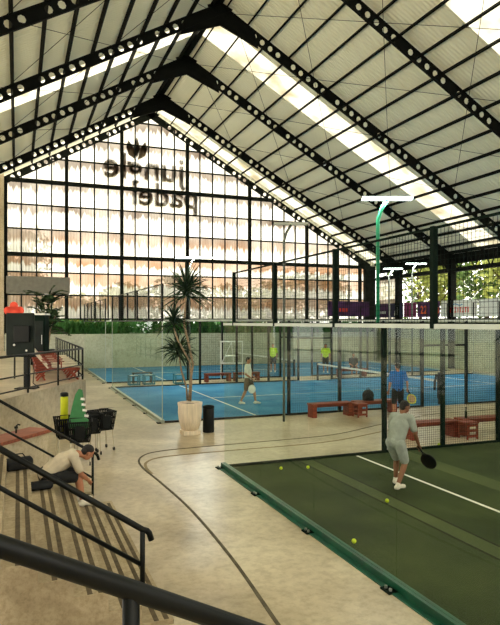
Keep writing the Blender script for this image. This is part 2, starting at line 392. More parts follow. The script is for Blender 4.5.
for i, y in enumerate(PY):
    if i < 2: continue
    t = thing('roof_frame', 'dark steel pitched roof frame with round web holes, ' + wh[i], 'roof frame', (0,y,0), 0, 'portal frames of the hall')
    for sd in (1,-1):
        b = MB(); rafter(b, 0, sd); b.build('rafter', 'frame', t)
    b = MB()   # apex haunch plates
    b.b.faces.new([b.b.verts.new(v) for v in ((XA-1.9,.05,RZ-2.0),(XA,.05,RZ-1.25),(XA+1.9,.05,RZ-2.0),(XA+1.7,.05,RZ-1.2),(XA,.05,RZ-.3),(XA-1.7,.05,RZ-1.2))])
    r_ = bmesh.ops.extrude_face_region(b.b, geom=b.b.faces[:]); bmesh.ops.translate(b.b, vec=(0,-.1,0), verts=[v for v in r_['geom'] if isinstance(v, bmesh.types.BMVert)])
    b.build('apex_plate', 'frame', t)
    for x in (XR-.1, XL+.1):
        zt = rz(x)-.2
        b = MB(); b.box(x-.03,-.16,0, x+.03,.16,zt); b.box(x-.22,-.17,0, x+.22,-.14,zt); b.box(x-.22,.14,0, x+.22,.17,zt); b.box(x-.3,-.25,0, x+.3,.25,.03)
        sg = -1 if x > XA else 1
        b.bar((x, 0, zt-1.2), (x+sg*1.6, 0, rz(x+sg*1.6)-.75), .12, .3)
        b.build('column', 'frame', t)
# bracing rods
for i in range(3, len(PY)-1):
    for sd, side in ((1,'right'),(-1,'left')):
        for j in range(4):
            b = MB(); x0 = XA+sd*(.6+4.3*j); x1 = XA+sd*(.6+4.3*(j+1))
            b.tube([(x0,PY[i],rz(x0)-.24),(x1,PY[i+1],rz(x1)-.24)], .012, 5); b.tube([(x1,PY[i],rz(x1)-.26),(x0,PY[i+1],rz(x0)-.26)], .012, 5)
            o = b.build('bracing_rod', 'frame')
            tag(o, 'crossed bracing rods, %s roof slope, %s panel from the ridge, %s bay' % (side, ORD[j], ['', '', '', 'nearest','second','third','farthest'][i]), 'bracing', 'roof bracing rods')

# eave truss on the right
t = thing('eave_truss', 'dark lattice eave truss above the opening of the right side', 'truss', (XR-.1,0,0))
b = MB(); zb, zt = 6.55, 7.75
b.bar((0,-9,zt), (0,GY-.5,zt), .16, .2); b.bar((0,-9,zb), (0,GY-.5,zb), .16, .2)
b.build('chord', 'frame', t)
b = MB(); y = -9
while y < GY-1.5:
    b.bar((0,y,zb), (0,y+.7,zt), .05, .07); b.bar((0,y+.7,zt), (0,y+1.4,zb), .05, .07); y += 1.4
b.build('lattice', 'frame', t)
MB().box(.25,-9,7.0, .3,GY-.4,7.8).build('gutter_board', 'frame', t)
MB().box(.25,-9,6.45, .3,GY-.4,6.75).build('lower_board', 'frame', t)

# ---- gable end
rows = [3.3,4.9,6.4,7.55,9.25,10.85,12.4,14.0,15.5,17.1,18.6]
gx0, gx1 = -.75, 26.6
def add_rows():
    for i in range(len(rows)-1):
        b = MB(); uvl = b.b.loops.layers.uv.new('UVMap')
        z0, z1 = rows[i], rows[i+1]; n = 0; x = gx0
        amp = .018; st = .095
        # clip to the roof slope
        while x < gx1-.001:
            xn = min(x+st, gx1); zc = min(rz(x), rz(xn)) - .12
            if zc > z0:
                zz = min(z1, zc); yy0 = GY+.03+amp*(n%2); yy1 = GY+.03+amp*((n+1)%2)
                vs = [b.b.verts.new(c) for c in ((x,yy0,z0),(xn,yy1,z0),(xn,yy1,zz),(x,yy0,zz))]
                f = b.b.faces.new(vs)
                vv = [i, i, i+(zz-z0)/(z1-z0)*.999, i+(zz-z0)/(z1-z0)*.999]
                for lp, u_, v_ in zip(f.loops, (x,xn,xn,x), vv): lp[uvl].uv = (u_, v_)
            x = xn; n += 1
        b.build('sheet', 'sheet', wb)
wb = bpy.data.objects.new('wall_back', None); C.objects.link(wb); struct(wb)
add_rows()
heavy = [gx0+.05, 3.09, 6.77, 11.47, 16.3, 21.1, 25.9]
minor = []
for a, e in zip(heavy, heavy[1:]):
    n = round((e-a)/.95)
    minor += [a+(e-a)*k/n for k in range(1, n)]
for x in heavy: MB().box(x-.11,GY-.22,0, x+.11,GY,rz(x)-.3).build('mullion', 'mullion', wb)
for x in minor: MB().box(x-.045,GY-.07,rows[0]-.1, x+.045,GY+.02,rz(x)-.3).build('mullion', 'mullion', wb)
for i, z in enumerate(rows[:-1]):
    hv = i in (3, 6); h = .13 if hv else .05
    half = (RZ-.4-z)/SL; xa = max(gx0, XA-half); xb = min(gx1, XA+half)
    if xb > xa: MB().box(xa,GY-(.2 if hv else .06),z-h, xb,GY+.02,z+h).build('transom', 'mullion', wb)
for sd in (1,-1):
    b = MB(); rafter(b, GY-.25, sd, dep=.42, off=.2, xe=(26.9 if sd > 0 else XL)); b.build('edge_rafter', 'mullion', wb)
struct(MB().box(gx0,GY-.3,0, XR+.2,GY-.05,2.36).build('wall_back_base', 'concrete_wall'))
# plaster wall left of the glazing
b = MB(); vs = []
for yy in (GY-.5, GY+.2):
    vs.append([b.b.verts.new(v) for v in ((XL-.3,yy,0),(gx0-.05,yy,0),(gx0-.05,yy,rz(gx0)-.1),(XL-.3,yy,rz(XL-.3)-.1))])
b.b.faces.new(vs[0]); b.b.faces.new(vs[1][::-1])
for k in range(4): b.b.faces.new((vs[0][k],vs[0][(k+1)%4],vs[1][(k+1)%4],vs[1][k]))
struct(b.build('wall_left_of_glazing', 'concrete'))
struct(MB().box(XL-.3,Y_BACK-.3,0, XR+.3,Y_BACK,rz(XR)-.1).build('wall_behind_light_block', 'concrete'))  # unseen wall added to block light from behind the camera
struct(MB().box(XL-.3,Y_BACK,0, XL,7.0,rz(XL)-.1).build('wall_left_light_block', 'concrete'))  # unseen wall added to keep daylight off the near left side
# right side low wall
struct(MB().box(XR-.02,-9,0, XR+.25,GY,3.3).build('wall_right', 'concrete_wall'))
# canopy beam at left of gable
o = MB().box(gx0+.1,GY-1.5,4.95, 3.2,GY-.3,6.0).build('canopy_box', 'duct'); tag(o, 'long grey boxed beam across the foot of the glazed end wall, left side', 'beam')
struct(MB().box(26.35,GY-.3,0, 27.25,GY+.1,rz(27.2)-.1).build('wall_corner_pier', 'mullion'))
b = MB(); uvl = b.b.loops.layers.uv.new('UVMap'); y = 38.5; n = 0
while y < GY-.3:
    vs = [b.b.verts.new(c) for c in ((XR+.16+.018*(n%2),y,3.3),(XR+.16+.018*((n+1)%2),y+.095,3.3),(XR+.16+.018*((n+1)%2),y+.095,6.5),(XR+.16+.018*(n%2),y,6.5))]
    f = b.b.faces.new(vs)
    for lp_, q_ in zip(f.loops, ((y,4.1),(y+.095,4.1),(y+.095,5.9),(y,5.9))): lp_[uvl].uv = q_
    y += .095; n += 1
struct(b.build('wall_corner_return', 'sheet'))
# facade letters outside, read from outside
def text(body, size, m, name, ext=.02, off=0, parent=None):
    cu = bpy.data.curves.new(name, 'FONT'); cu.body = body; cu.size = size; cu.extrude = ext; cu.offset = off; cu.align_x = 'CENTER'; cu.resolution_u = 3
    tmp = bpy.data.objects.new(name, cu); C.objects.link(tmp); bpy.context.view_layer.update()
    me = bpy.data.meshes.new_from_object(tmp.evaluated_get(bpy.context.evaluated_depsgraph_get())); bpy.data.objects.remove(tmp)
    me.materials.clear(); me.materials.append(M[m]); me.name = name
    o = bpy.data.objects.new(name, me); C.objects.link(o); o.parent = parent; return o
t = thing('facade_sign', 'large brown facade lettering with leaf emblem seen reversed through the end wall', 'sign', (8.4,GY+.12,12.6), PI)
o = text('jungle', 2.5, 'sign_letters', 'lettering', .05, .05, t); o.rotation_euler = (PI/2,0,0); o.location = (0,-.03,.6)
o = text('padel', 2.3, 'sign_letters', 'lettering', .05, .05, t); o.rotation_euler = (PI/2,0,0); o.location = (-1.5,-.03,-1.2)
b = MB()
for sx in (-1,1):
    b.b.faces.new([b.b.verts.new(v) for v in ((sx*.05,0,1.75),(sx*.6,0,2.1),(sx*.75,0,2.6),(sx*.6,0,3.1),(sx*.28,0,2.7),(sx*.14,0,2.2))])
b.b.faces.new([b.b.verts.new(v) for v in ((0,0,1.9),(.25,0,2.6),(0,0,3.4),(-.25,0,2.6))])
r_ = bmesh.ops.extrude_face_region(b.b, geom=b.b.faces[:]); bmesh.ops.translate(b.b, vec=(0,.06,0), verts=[v for v in r_['geom'] if isinstance(v, bmesh.types.BMVert)])
o = b.build('emblem', 'sign_letters', t); o.location = (.55,0,.15)

# ------------------------------------------------------------ courts
MESHCACHE = {}
def wire_mesh(b, p0, p1, z0, z1, pitch=.055, w=.0045):
    p0 = Vector(p0); p1 = Vector(p1); L = (p1-p0).length; n = int(L/pitch)
    for i in range(n+1):
        q = p0.lerp(p1, i/max(1,n)); b.bar((q.x,q.y,z0), (q.x,q.y,z1), w, w)
    n = int((z1-z0)/pitch)
    for i in range(n+1):
        z = z0+(z1-z0)*i/max(1,n); b.bar((p0.x,p0.y,z), (p1.x,p1.y,z), w, w)
def court(name, label, X0, X1, Y0, Y1, turf, hg, ht, pitch=.055, paint='green_dark', side_mesh_top=None, xs_list=None, near=False, w=.0045):
    t = thing(name, label, 'court enclosure', (0,0,0), 0, 'padel courts')
    smt = side_mesh_top or hg
    xs = xs_list or [X0+2.1*i for i in range(11)]; xs[-1] = X1
    # end walls (along Y)
    for X in (X0, X1):
        if X == X1 and near: pass
        n = 5
        for i in range(n):
            ya = Y0+(Y1-Y0)*i/n; yb = Y0+(Y1-Y0)*(i+1)/n
            MB().box(X-.006,ya+.01,.1, X+.006,yb-.01,hg).build('glass_panel', 'glass', t)
            if near: continue
            b = MB()
            wire_mesh(b, (X,ya,0), (X,yb,0), hg+.04, ht, pitch, w); b.build('mesh_panel', 'wire', t)
        if near:
            py = [11.41,9.34,7.27,5.17,3.09,1.75]
            for ya, yb in zip(py, py[1:]):
                b = MB(); wire_mesh(b, (X,ya,0), (X,yb,0), hg+.04, ht, pitch, .003); b.build('mesh_panel', 'wire', t)
            for ya in py: MB().box(X-.03,ya-.03,hg+.0, X+.03,ya+.03,ht+.03).build('upper_post', paint, t)
        for i in range(0 if near else n+1):
            ya = Y0+(Y1-Y0)*i/n
            MB().box(X-.03,ya-.03,hg+.0, X+.03,ya+.03,ht+.03).build('upper_post', paint, t)
        b = MB(); b.box(X-.025,Y0,hg, X+.025,Y1,hg+.05); b.build('glass_rail', 'grey_rail' if near else paint, t)
        b = MB(); b.box(X-.012,Y0,ht, X+.012,11.41 if near else Y1,ht+.025); b.build('top_rail', paint, t)
        # base channel
        sg = -1 if X == X0 else 1
        b = MB(); b.box(X-.05,Y0-.08,0, X+.05,Y1+.08,.1); b.box(X+sg*.05,Y0-.08,0, X+sg*.13,Y1+.08,.012); b.build('base_channel', 'green_base' if near else 'grey_rail', t)
        for i in range(n*1+1):
            ya = Y0+(Y1-Y0)*i/n
            b = MB(); b.box(X+sg*.05-.0,ya-.09,0, X+sg*.17,ya+.09,.02); fp = b.build('foot_plate', 'green_dark', t)
            for dy in (-.045,.045): MB().tube([(X+sg*.12,ya+dy,.02),(X+sg*.12,ya+dy,.05)], .018, 6).build('bolt', 'steel', fp)
    # long sides
    for side, Y in enumerate((Y0, Y1)):
        for i in range(len(xs)-1):
            xa, xb = xs[i], xs[i+1]
            if i < 2 or i >= len(xs)-3:
                MB().box(xa+.01,Y-.006,.08, xb-.01,Y+.006,hg).build('glass_panel', 'glass', t)
            else:
                door = abs((xa+xb)/2-(X0+X1)/2) < .8
                b = MB()
                if door:
                    wire_mesh(b, (xa,Y,0), (xb,Y,0), 2.27, smt, pitch, w)
                else: wire_mesh(b, (xa,Y,0), (xb,Y,0), .06, smt, pitch, w)
                b.build('mesh_panel', 'wire', t)
                if door: MB().box(xa,Y-.03,2.2, xb,Y+.03,2.28).build('door_head', paint, t)
        for i, x in enumerate(xs):
            if i == 1 or i == len(xs)-2: continue
            if i == 0 or i == len(xs)-1:
                if near: continue
                MB().box(x-.012,Y-.012,.05, x+.012,Y+.012,hg).build('corner_clip', 'grey_rail', t); continue
            MB().box(x-.045,Y-.045,0, x+.045,Y+.045,hg+.03).build('post', paint, t)
        b = MB(); b.box(X0,Y-.03,hg, X1,Y+.03,hg+.06); b.build('top_rail', 'grey_rail' if side == 0 and not near else paint, t)
        b = MB()
        mid = (X0+X1)/2
        b.box(X0,Y-.035,0, mid-1,Y+.035,.06); b.box(mid+1,Y-.035,0, X1,Y+.035,.06); b.build('base_channel', paint, t)
    return t
def turf(name, label, X0, X1, Y0, Y1, m, seams=False):
    t = thing(name, label, 'court surface', (0,0,0), 0, 'court surfaces')
    b = MB(); b.box(X0+.05,Y0+.05,0, X1-.05,Y1-.05,.014); b.build('turf', m, t)
    z0, z1 = .014, .019
    for x in (X0+3.2, X1-3.2): MB().box(x-.03,Y0+.1,z0, x+.03,Y1-.1,z1).build('painted_line', 'line', t)
    ym = (Y0+Y1)/2
    MB().box(X0+3.2,ym-.03,z0, X1-3.2,ym+.03,z1).build('painted_line', 'line', t)
    if seams:
        MB().box(X0+1.75,Y0+.1,z0, X0+2.05,Y1-.1,z0+.002).build('turf_strip', 'turf_seam', t)
        MB().box(X0+2.05,Y0+.1,z0, X0+2.10,Y1-.1,z0+.002).build('turf_seam', 'turf_seam_dark', t)
        MB().box(X0+1.71,Y0+.1,z0, X0+1.75,Y1-.1,z0+.002).build('turf_seam', 'turf_seam_dark', t)
        MB().box(X0+4.1,Y0+.1,z0, X0+4.6,Y1-.1,z0+.002).build('turf_strip', 'turf_seam', t)
    return t
def net(label, X, Y0, Y1):
    t = thing('padel_net', label, 'net', (X,0,0), 0, 'padel nets')
    b = MB(); b.box(-.02,Y0+.3,.84, .02,Y1-.3,.92); b.build('net_tape', 'white', t)
    b = MB(); wire_mesh(b, (0,Y0+.3,0), (0,Y1-.3,0), .05, .86, .09, .004); b.build('net_mesh', 'black', t)
    for y in (Y0+.28, Y1-.28): MB().box(-.04,y-.04,0, .04,y+.04,.95).build('net_post', 'black', t)
X0 = 4.1; X1 = 25.4
xs_far = [4.15,6.3,8.42,10.35,12.1,13.8,15.8,17.6,19.5,21.6,23.4,25.4]
xs_near = [4.1,6.1,8.1,9.8,11.55,13.8,15.8,17.6,19.5,21.4,23.4,25.4]
NY0, NY1 = 1.7, 12.02
court('padel_court_enclosure', 'glass and mesh enclosure of the near green court, dark green posts', X0, X1, NY0, NY1, None, 3.03, 4.08, xs_list=list(xs_near), near=True)
turf('court_turf', 'dark green artificial turf with white service line, near court', X0, X1, NY0, NY1, 'turf_green', True)
net('black net with white tape on the near green court, right of the frame', (X0+X1)/2, NY0, NY1)
court('padel_court_enclosure', 'glass and mesh enclosure of the nearer blue court, behind the potted plant', 4.15, X1, 18.05, 28.4, None, 3.12, 4.25, pitch=.08, xs_list=list(xs_far), paint='black', w=.004)
turf('court_turf', 'bright blue turf with white lines, nearer blue court', 4.15, X1, 18.05, 28.4, 'turf_blue')
net('black net with white tape across the nearer blue court', 14.8, 18.05, 28.4)
court('padel_court_enclosure', 'glass and mesh enclosure of the farther blue court by the end wall', 4.15, X1, 30.7, 41.0, None, 3.12, 4.25, pitch=.12, xs_list=list(xs_far), paint='black', w=.005)
turf('court_turf', 'blue turf of the farther court along the end wall', 4.15, X1, 30.7, 41.0, 'turf_blue')
net('black net with white tape across the farther blue court', 14.8, 30.7, 41.0)

# curved kerb lines on the floor
def ribbon(pts, w, h, name, m):
    P = [at(u, v) for u, v in pts]
    # smooth (Catmull-Rom)
    Q = []
    for i in range(len(P)-1):
        p0 = P[max(0,i-1)]; p1 = P[i]; p2 = P[i+1]; p3 = P[min(len(P)-1,i+2)]
        for k in range(6):
            s_ = k/6; Q.append(.5*((2*p1)+(p2-p0)*s_+(2*p0-5*p1+4*p2-p3)*s_*s_+(3*p1-p0-3*p2+p3)*s_**3))
    Q.append(P[-1]); b = MB(); prev = None
    for i, q in enumerate(Q):
        t_ = (Q[min(len(Q)-1,i+1)]-Q[max(0,i-1)]).normalized(); s_ = Vector((-t_.y,t_.x,0))
        cur = [b.b.verts.new((q.x+s_.x*w/2*a, q.y+s_.y*w/2*a, z)) for a, z in ((-1,0.001),(-1,h),(1,h),(1,0.001))]
        if prev:
            for k in range(3): b.b.faces.new((prev[k],prev[k+1],cur[k+1],cur[k]))
        prev = cur
    return b.build(name, m)
M['groove'] = mat('dark_groove', (88,80,62), .8, var=.2, scale=5)
M['kerb'] = mat('kerb_band', (138,120,86), .7, var=.1, scale=3)
outer = [(620,397),(490,409.6),(430,414.8),(380,424.6),(340,433.6),(300,438.4),(230,444.4),(190,448),(165,450.5),(147,454),(139,460),(143,468),(160,482),(190,509),(230,556),(279,626),(330,700)]
struct(ribbon(outer, .045, .006, 'trim_2', 'groove'))
inner = [(620,402),(490,415.5),(430,422),(380,432),(340,440),(300,444.8),(230,450.5),(190,454),(160,457.5),(147,462),(146,467.5),(152,474)]
struct(ribbon(inner, .06, .005, 'trim_3', 'kerb'))

# ------------------------------------------------------------ court lamps
M['pole_grey'] = mat('pole_grey', (96,102,94), .6, var=.08)
M['tube_off'] = mat('unlit_tube', (176,180,168), .5, var=.03)
M['lamp'] = mat('lit_lamp', (236,255,244), .5, emit=4, var=0)
def court_lamp(label, u, v, d, half=.62, foot=None, green=True, base_z=0, lit=True):
    p = at(u, d=d); zt = H+(HOR-v)/F*d
    t = thing('court_lamp', label, 'lamp', (p.x, p.y, 0), -YAW, 'court floodlights')
    m = 'green_lamp' if green else 'pole_grey'
    o = 'pole'
    b = MB(); b.tube([(-.22,0,base_z),(-.22,0,zt-.55),(-.14,0,zt-.28),(0,0,zt-.05)], .045 if green else .04, 8); b.build('pole', m, t, smooth=True)
    lh = MB().box(-half,-.08,zt-.02, half,.08,zt+.03).build('lamp_housing', 'pole_grey', t)
    MB().box(-half+.02,-.09,zt-.05, half-.02,.07,zt+.02).build('lamp_tube', 'lamp' if lit else 'tube_off', lh)
    return t
court_lamp('green lamp post with bright tube light over the near court fence', 387, 198, 14.35, base_z=3.0)
court_lamp('pale lamp post with tube light, taller one at the front of the nearer blue court', 291, 223.5, 18.6, green=False, half=.55, lit=False)
court_lamp('white tube light above the crown of the potted plant, low lamp', 194, 257.5, 30.3, green=False, half=.95)
court_lamp('far tube light left of the pair beside the right hand columns', 393, 268.5, 33.5, green=False, half=.55)
court_lamp('far tube light right of the pair beside the right hand columns', 416, 263.5, 34.2, green=False, half=.6)

# ------------------------------------------------------------ right side: banners
def banner(label, y0, y1, m, marks=None):
    t = thing('banner', label, 'banner', (XR-.12,(y0+y1)/2,3.4), PI/2+0, 'banners along the right side')
    L = (y1-y0)/2
    MB().box(-L,-.01,.05, L,.01,1.15).build('banner_cloth', m, t)
    if marks: marks(t, L)
    return t
def txt(t, body, size, m, x, z):
    # banner local: x runs along world +Y; visible face looks to world -X (local +Y): letters read right to left along +x
    o = text(body, size, m, 'lettering', .004, .01, t); o.rotation_euler = (PI/2,0,PI); o.location = (x,.018,z)
def m22(t, L): txt(t, '22', .8, 'orange', .5, .3); txt(t, '-23', .6, 'orange', -.8, .3)
def mwhite(t, L):
    b = MB()
    rnd = random.Random(3)
    for k in range(9):
        x = 1.0-k*.24; b.box(x-.035,.011,.32, x+.035,.02,.68); 
        if k % 2: b.box(x-.1,.011,.6, x+.1,.02,.68)
        if k % 3 == 0: b.box(x-.1,.011,.32, x+.1,.02,.4)
    b.build('lettering', 'red_print', t)
    b = MB()
    for k in range(8): 
        x = .5-k*.12; b.box(x-.07,.011,.82+.05*math.sin(k*.9), x+.07,.02,.88+.05*math.sin(k*.9))
    b.build('wave_mark', 'blue_print', t)
def mfig(t, L):
    b = MB()
    for dx in (-.2,0,.2):
        b.box(dx-.09,.011,.25, dx+.09,.02,.75)
    b.ell((0,.015,.9), (.12,.01,.14)); b.build('figure_mark', 'red_print', t)
    b = MB()
    for k in range(6):
        x = -1.0-k*.22
        if x > -L+.1: b.box(x-.035,.011,.32, x+.035,.02,.68)
    b.build('lettering', 'red_print', t)
def mtri(t, L):
    b = MB(); b.b.faces.new([b.b.verts.new(v) for v in ((-.3,.015,.2),(.3,.015,.2),(.1,.015,.9),(-.1,.015,.9))]); b.build('white_mark', 'pale_banner', t)
def mword(t, L):
    b = MB()
    for k in range(6): x = .6-k*.22; b.box(x-.06,.011,.35, x+.06,.02,.55)
    b.build('lettering', 'pale_banner', t)
banner('white banner with red figure and red letters, rightmost at the frame edge', 25.0, 29.8, 'pale_banner', mfig)
banner('white banner with red letters under a blue wave, right of the orange numbers', 29.9, 33.4, 'pale_banner', mwhite)
banner('dark purple banner with orange number 22', 33.5, 36.0, 'purple', m22)
banner('pinkish purple banner left of the one with orange numbers', 36.1, 37.6, 'magenta')
banner('dark blue banner with white mark, middle of the purple ones', 37.7, 39.4, 'navy', mtri)
banner('purple banner with short white word', 39.5, 41.5, 'purple', mword)
t = thing('banner', 'dark banner with faint orange print on the end wall by the corner', 'banner', (24.7,GY-.4,3.4), 0, 'banners along the right side')
MB().box(-1.9,-.01,.15, 1.9,.01,1.35).build('banner_cloth', 'purple', t)
b = MB()
for k in range(5): b.box(-1.5+k*.3,-.02,.5, -1.3+k*.3,-.011,.8)
b.build('lettering', 'red_print', t)
# rail under banners
t = thing('side_railing', 'dark railing carrying the banners on top of the right wall', 'railing', (XR-.1,0,3.3))
b = MB(); b.box(-.04,-9,0, .04,GY-.3,.06); b.build('bottom_rail', 'black', t)
b = MB(); b.box(-.03,-9,1.2, .03,GY-.3,1.24); b.build('top_rail', 'black', t)
for k in range(18): y = 7+2*k; MB().box(.02,y-.025,0, .07,y+.025,1.25).build('baluster', 'black', t)

# ------------------------------------------------------------ trees, hedge outside
def crown_mesh(name, blobs, n, size, m, seed=1, parent=None):
    rnd = random.Random(seed); b = MB()
    for _ in range(n):
        c, r = rnd.choice(blobs)
        while True:
            q = Vector((rnd.uniform(-1,1), rnd.uniform(-1,1), rnd.uniform(-1,1)))
            if .35 < q.length < 1: break
        p = Vector((c[0]+q.x*r[0], c[1]+q.y*r[1], c[2]+q.z*r[2])); s_ = size*rnd.uniform(.6,1.3)
        a = Vector((rnd.gauss(0,1), rnd.gauss(0,1), rnd.gauss(0,.7))).normalized(); e = a.cross(Vector((rnd.gauss(0,1), rnd.gauss(0,1), rnd.gauss(0,1)))).normalized()
        b.b.faces.new([b.b.verts.new(v) for v in (p-a*s_*.6, p+e*s_*.3, p+a*s_*.6, p-e*s_*.3)])
    return b.build(name, m, parent)
def tree(label, x, y, h, r, m, seed, group):
    t = thing('tree', label, 'tree', (x,y,-.02), 0, group)
    rnd = random.Random(seed)
    blobs = [((rnd.uniform(-.5,.5)*r, rnd.uniform(-.5,.5)*r, h*rnd.uniform(.45,.85)), (r*.65,r*.65,h*.24)) for _ in range(6)]
    crown_mesh('crown', blobs, 1500, .45, m, seed, t)
    b = MB(); b.tube([(0,0,0),(.1,0,h*.3),(-.05,.1,h*.6),(.1,0,h*.8)], [.2,.16,.12,.05], 8)
    for k in range(5):
        a = k*1.3; b.tube([(0,.05,h*.4+.2*k),(math.cos(a)*r*.6,math.sin(a)*r*.6,h*.6+.2*k)], [.08,.03], 6)
    b.build('trunk', 'trunk', t)
pl = ['nearest the frame edge','second from the frame edge','third from the frame edge','fourth from the frame edge','fifth from the frame edge','sixth, by the columns']
for i in range(6): tree('leafy tree outside the right side opening, ' + pl[i], 33+1.5*(i%2), 24.5+4.2*i, 9.5+1.2*(i%3), 3.2, 'leaf_tree' if i%2 else 'leaf_yellow', 10+i, 'trees beyond the right wall')
pos = ['at its left end','left of the lettering','below the lettering','right of the lettering','behind the middle','toward the right','near its right end']
for i in range(7): tree('blurred low tree behind the glazed end wall, ' + pos[i], .3+4.2*i, 48.5+1.2*(i%2), [10,6.6,6.2,6.8,6.4,7,7.5][i], [2.2,2.8,2.6,2.8,2.7,2.8,3][i], 'leaf_tree' if i%3 == 0 else 'leaf_yellow', 30+i, 'trees behind the end wall')
rnd = random.Random(8)
tag(crown_mesh('hedge', [((x,44.2+.3*(int(x)%2),1.6+.3*math.sin(x)),(1.2,.8,1.75)) for x in range(0,28)], 9000, .4, 'leaf_hedge', 77), 'dense green hedge outside, behind the foot of the end wall', 'hedge', kind='stuff')
# planting on the low wall at the gable
b = MB(); rnd = random.Random(5)
struct(MB().box(gx0,GY-1.2,0, 26.5,GY-.35,2.3).build('wall_planter', 'concrete_wall'))
for _ in range(3600):
    x = rnd.uniform(1.2, 26.3); y = rnd.uniform(GY-1.1, GY-.4); a = rnd.uniform(0,2*PI)
    b.leaf((x,y,2.3), (math.cos(a)*.5,math.sin(a)*.5,1.2), rnd.uniform(.45,1.25)*(1 if x < 13 else .7), .10, .5, 3)
tag(b.build('planter_foliage', 'leaf_hedge'), 'strip of green strap leaved planting along the foot of the end wall', 'plants', kind='stuff')

# ------------------------------------------------------------ terrace on the left
TZ = 1.25
TC = Vector((2.06,19.9,0)); TDv = Vector((-2.46,-4.6,0)).normalized()
P_far = TC + TDv*9.5
poly = [(TC.x,TC.y),(TC.x,GY-1.25),(XL,GY-1.25),(XL,P_far.y),(P_far.x,P_far.y)]
struct(MB().prism(poly, 0, TZ).build('floor_terrace', 'floor'))
def railing(label, a, b_, n, z, h=1.0, r=.022, diag=False):
    t = thing('railing', label, 'railing', (a.x,a.y,z), 0, 'terrace railings'); d = b_-a
    for nm, zz, rr in (('top_rail',h,.032),('middle_rail',h*.48,.02),('bottom_rail',.13,.02)):
        MB().tube([(0,0,zz),(d.x,d.y,zz)], rr, 8).build(nm, 'black', t, smooth=True)
    for k in range(n+1):
        q = d*k/n; MB().box(q.x-.025,q.y-.025,0, q.x+.025,q.y+.025,h).build('post', 'black', t)
ins = Vector((-.08,-.02,0))
cA = TC+Vector((-.1,-.06,0))
railing('black steel terrace railing in front of the red wooden loungers', cA, cA+TDv*9.0, 5, TZ)
railing('black steel terrace railing running back along the courts', cA+Vector((0,.08,0)), Vector((cA.x,34.0,0)), 11, TZ)
# loungers
def lounger(label):
    t = thing('sun_lounger', label, 'lounger', (0,0,0), 0, 'red wooden loungers on the terrace')
    b = MB()
    for s_ in (-1,1):
        b.bar((-.55,s_*.3,.36), (1.0,s_*.3,.36), .04, .07)
    for xx in (-.53,.98): b.bar((xx,-.31,.36), (xx,.31,.36), .04, .06)
    b.build('frame', 'mahogany', t)
    b = MB()
    for k in range(9): x = -.05+k*.12; b.box(x-.045,-.29,.39, x+.045,.29,.41)
    b.build('seat', 'mahogany', t)
    bk = MB()
    for s_ in (-1,1): bk.bar((-.1,s_*.29,.40), (-.68,s_*.29,1.06), .035, .05)
    o = bk.build('back_frame', 'cream', t)
    b = MB(); A = Vector((-.1,0,.42)); B = Vector((-.66,0,1.06))
    for k in range(8):
        q = A.lerp(B, (k+.5)/8); b.bar((q.x,-.27,q.z), (q.x,.27,q.z), .066, .018, up=(.75,0,.66))
    b.build('backrest', 'mahogany', t)
    MB().box(.05,-.26,.41, 1.0,.26,.47).build('cushion', 'cream', t, bevel=.02)
    for s_ in (-1,1):
        MB().bar((.95,s_*.3,.36), (.6,s_*.3,0), .04, .06).build('leg', 'mahogany', t)
        MB().bar((.55,s_*.33,.36), (.95,s_*.33,0), .04, .06).build('leg', 'mahogany', t)
        MB().bar((-.45,s_*.3,.36), (-.2,s_*.3,0), .04, .06).build('leg', 'mahogany', t)
        MB().bar((-.15,s_*.33,.36), (-.5,s_*.33,0), .04, .06).build('leg', 'mahogany', t)
        MB().bar((-.35,s_*.34,.62), (.45,s_*.34,.62), .05, .03).build('armrest', 'mahogany', t)
        MB().bar((.35,s_*.34,.61), (.35,s_*.34,.36), .03, .04).build('arm_support', 'mahogany', t)
    return t
lp = None
names = ['nearest in the row by the railing corner','second in the row from the railing corner','middle of the row','fourth in the row','farthest in the row below the leafy plant']
for i, (x, y) in enumerate(((1.0,20.3),(1.05,21.8),(1.05,23.3),(1.05,24.8),(1.05,26.3))):
    lab = 'red slatted wooden lounger with pale cushion, ' + names[i]
    if i == 0: lp = lounger(lab); lp.location = (x,y,TZ); lp.scale = (.88,1.25,.95)
    else: dup(lp, (x,y,TZ), 0, lab)
# screen panel on a post
p = at(27, d=16.6)
t = thing('display_panel', 'dark panel on a black post standing behind the terrace railing', 'display', (p.x,p.y,TZ), -YAW)
MB().box(-.07,-.07,0, .07,.07,1.6).build('post', 'black', t)
MB().box(-.28,-.2,0, .28,.2,.03).build('foot', 'black', t)
MB().box(-.55,-.09,.88, .22,.0,2.1).build('cabinet', 'panel', t, bevel=.02)
MB().box(-.3,-.18,1.3, .12,-.09,1.75).build('lower_box', 'black', t, bevel=.01)
b = MB(); b.ell((-.28,-.2,1.22), (.03,.02,.03)); b.ell((.02,-.1,1.06), (.03,.02,.03)); b.build('indicator', 'white', t)
b = MB(); b.tube([(.1,-.02,.9),(.2,.0,.5),(.16,.02,.15),(.3,.1,.02)], .012, 6); b.build('cable', 'black', t)
# red sign
p = at(14, d=19.5)
t = thing('red_sign', 'bright red sign with rounded bump on top, above the dark panel', 'sign', (p.x,p.y,TZ), -YAW)
b = MB(); b.box(-.22,-.03,2.1, .22,.03,2.35); 
for sx in (-1,1): b.tube([(sx*.2,-.03,2.225),(sx*.2,.03,2.225)], .125, 16)
b.tube([(0,-.03,2.38),(0,.03,2.38)], .13, 16); b.build('sign_board', 'red_sign', t)
MB().tube([(0,.05,0),(0,.05,2.3)], .03, 8).build('post', 'black', t)
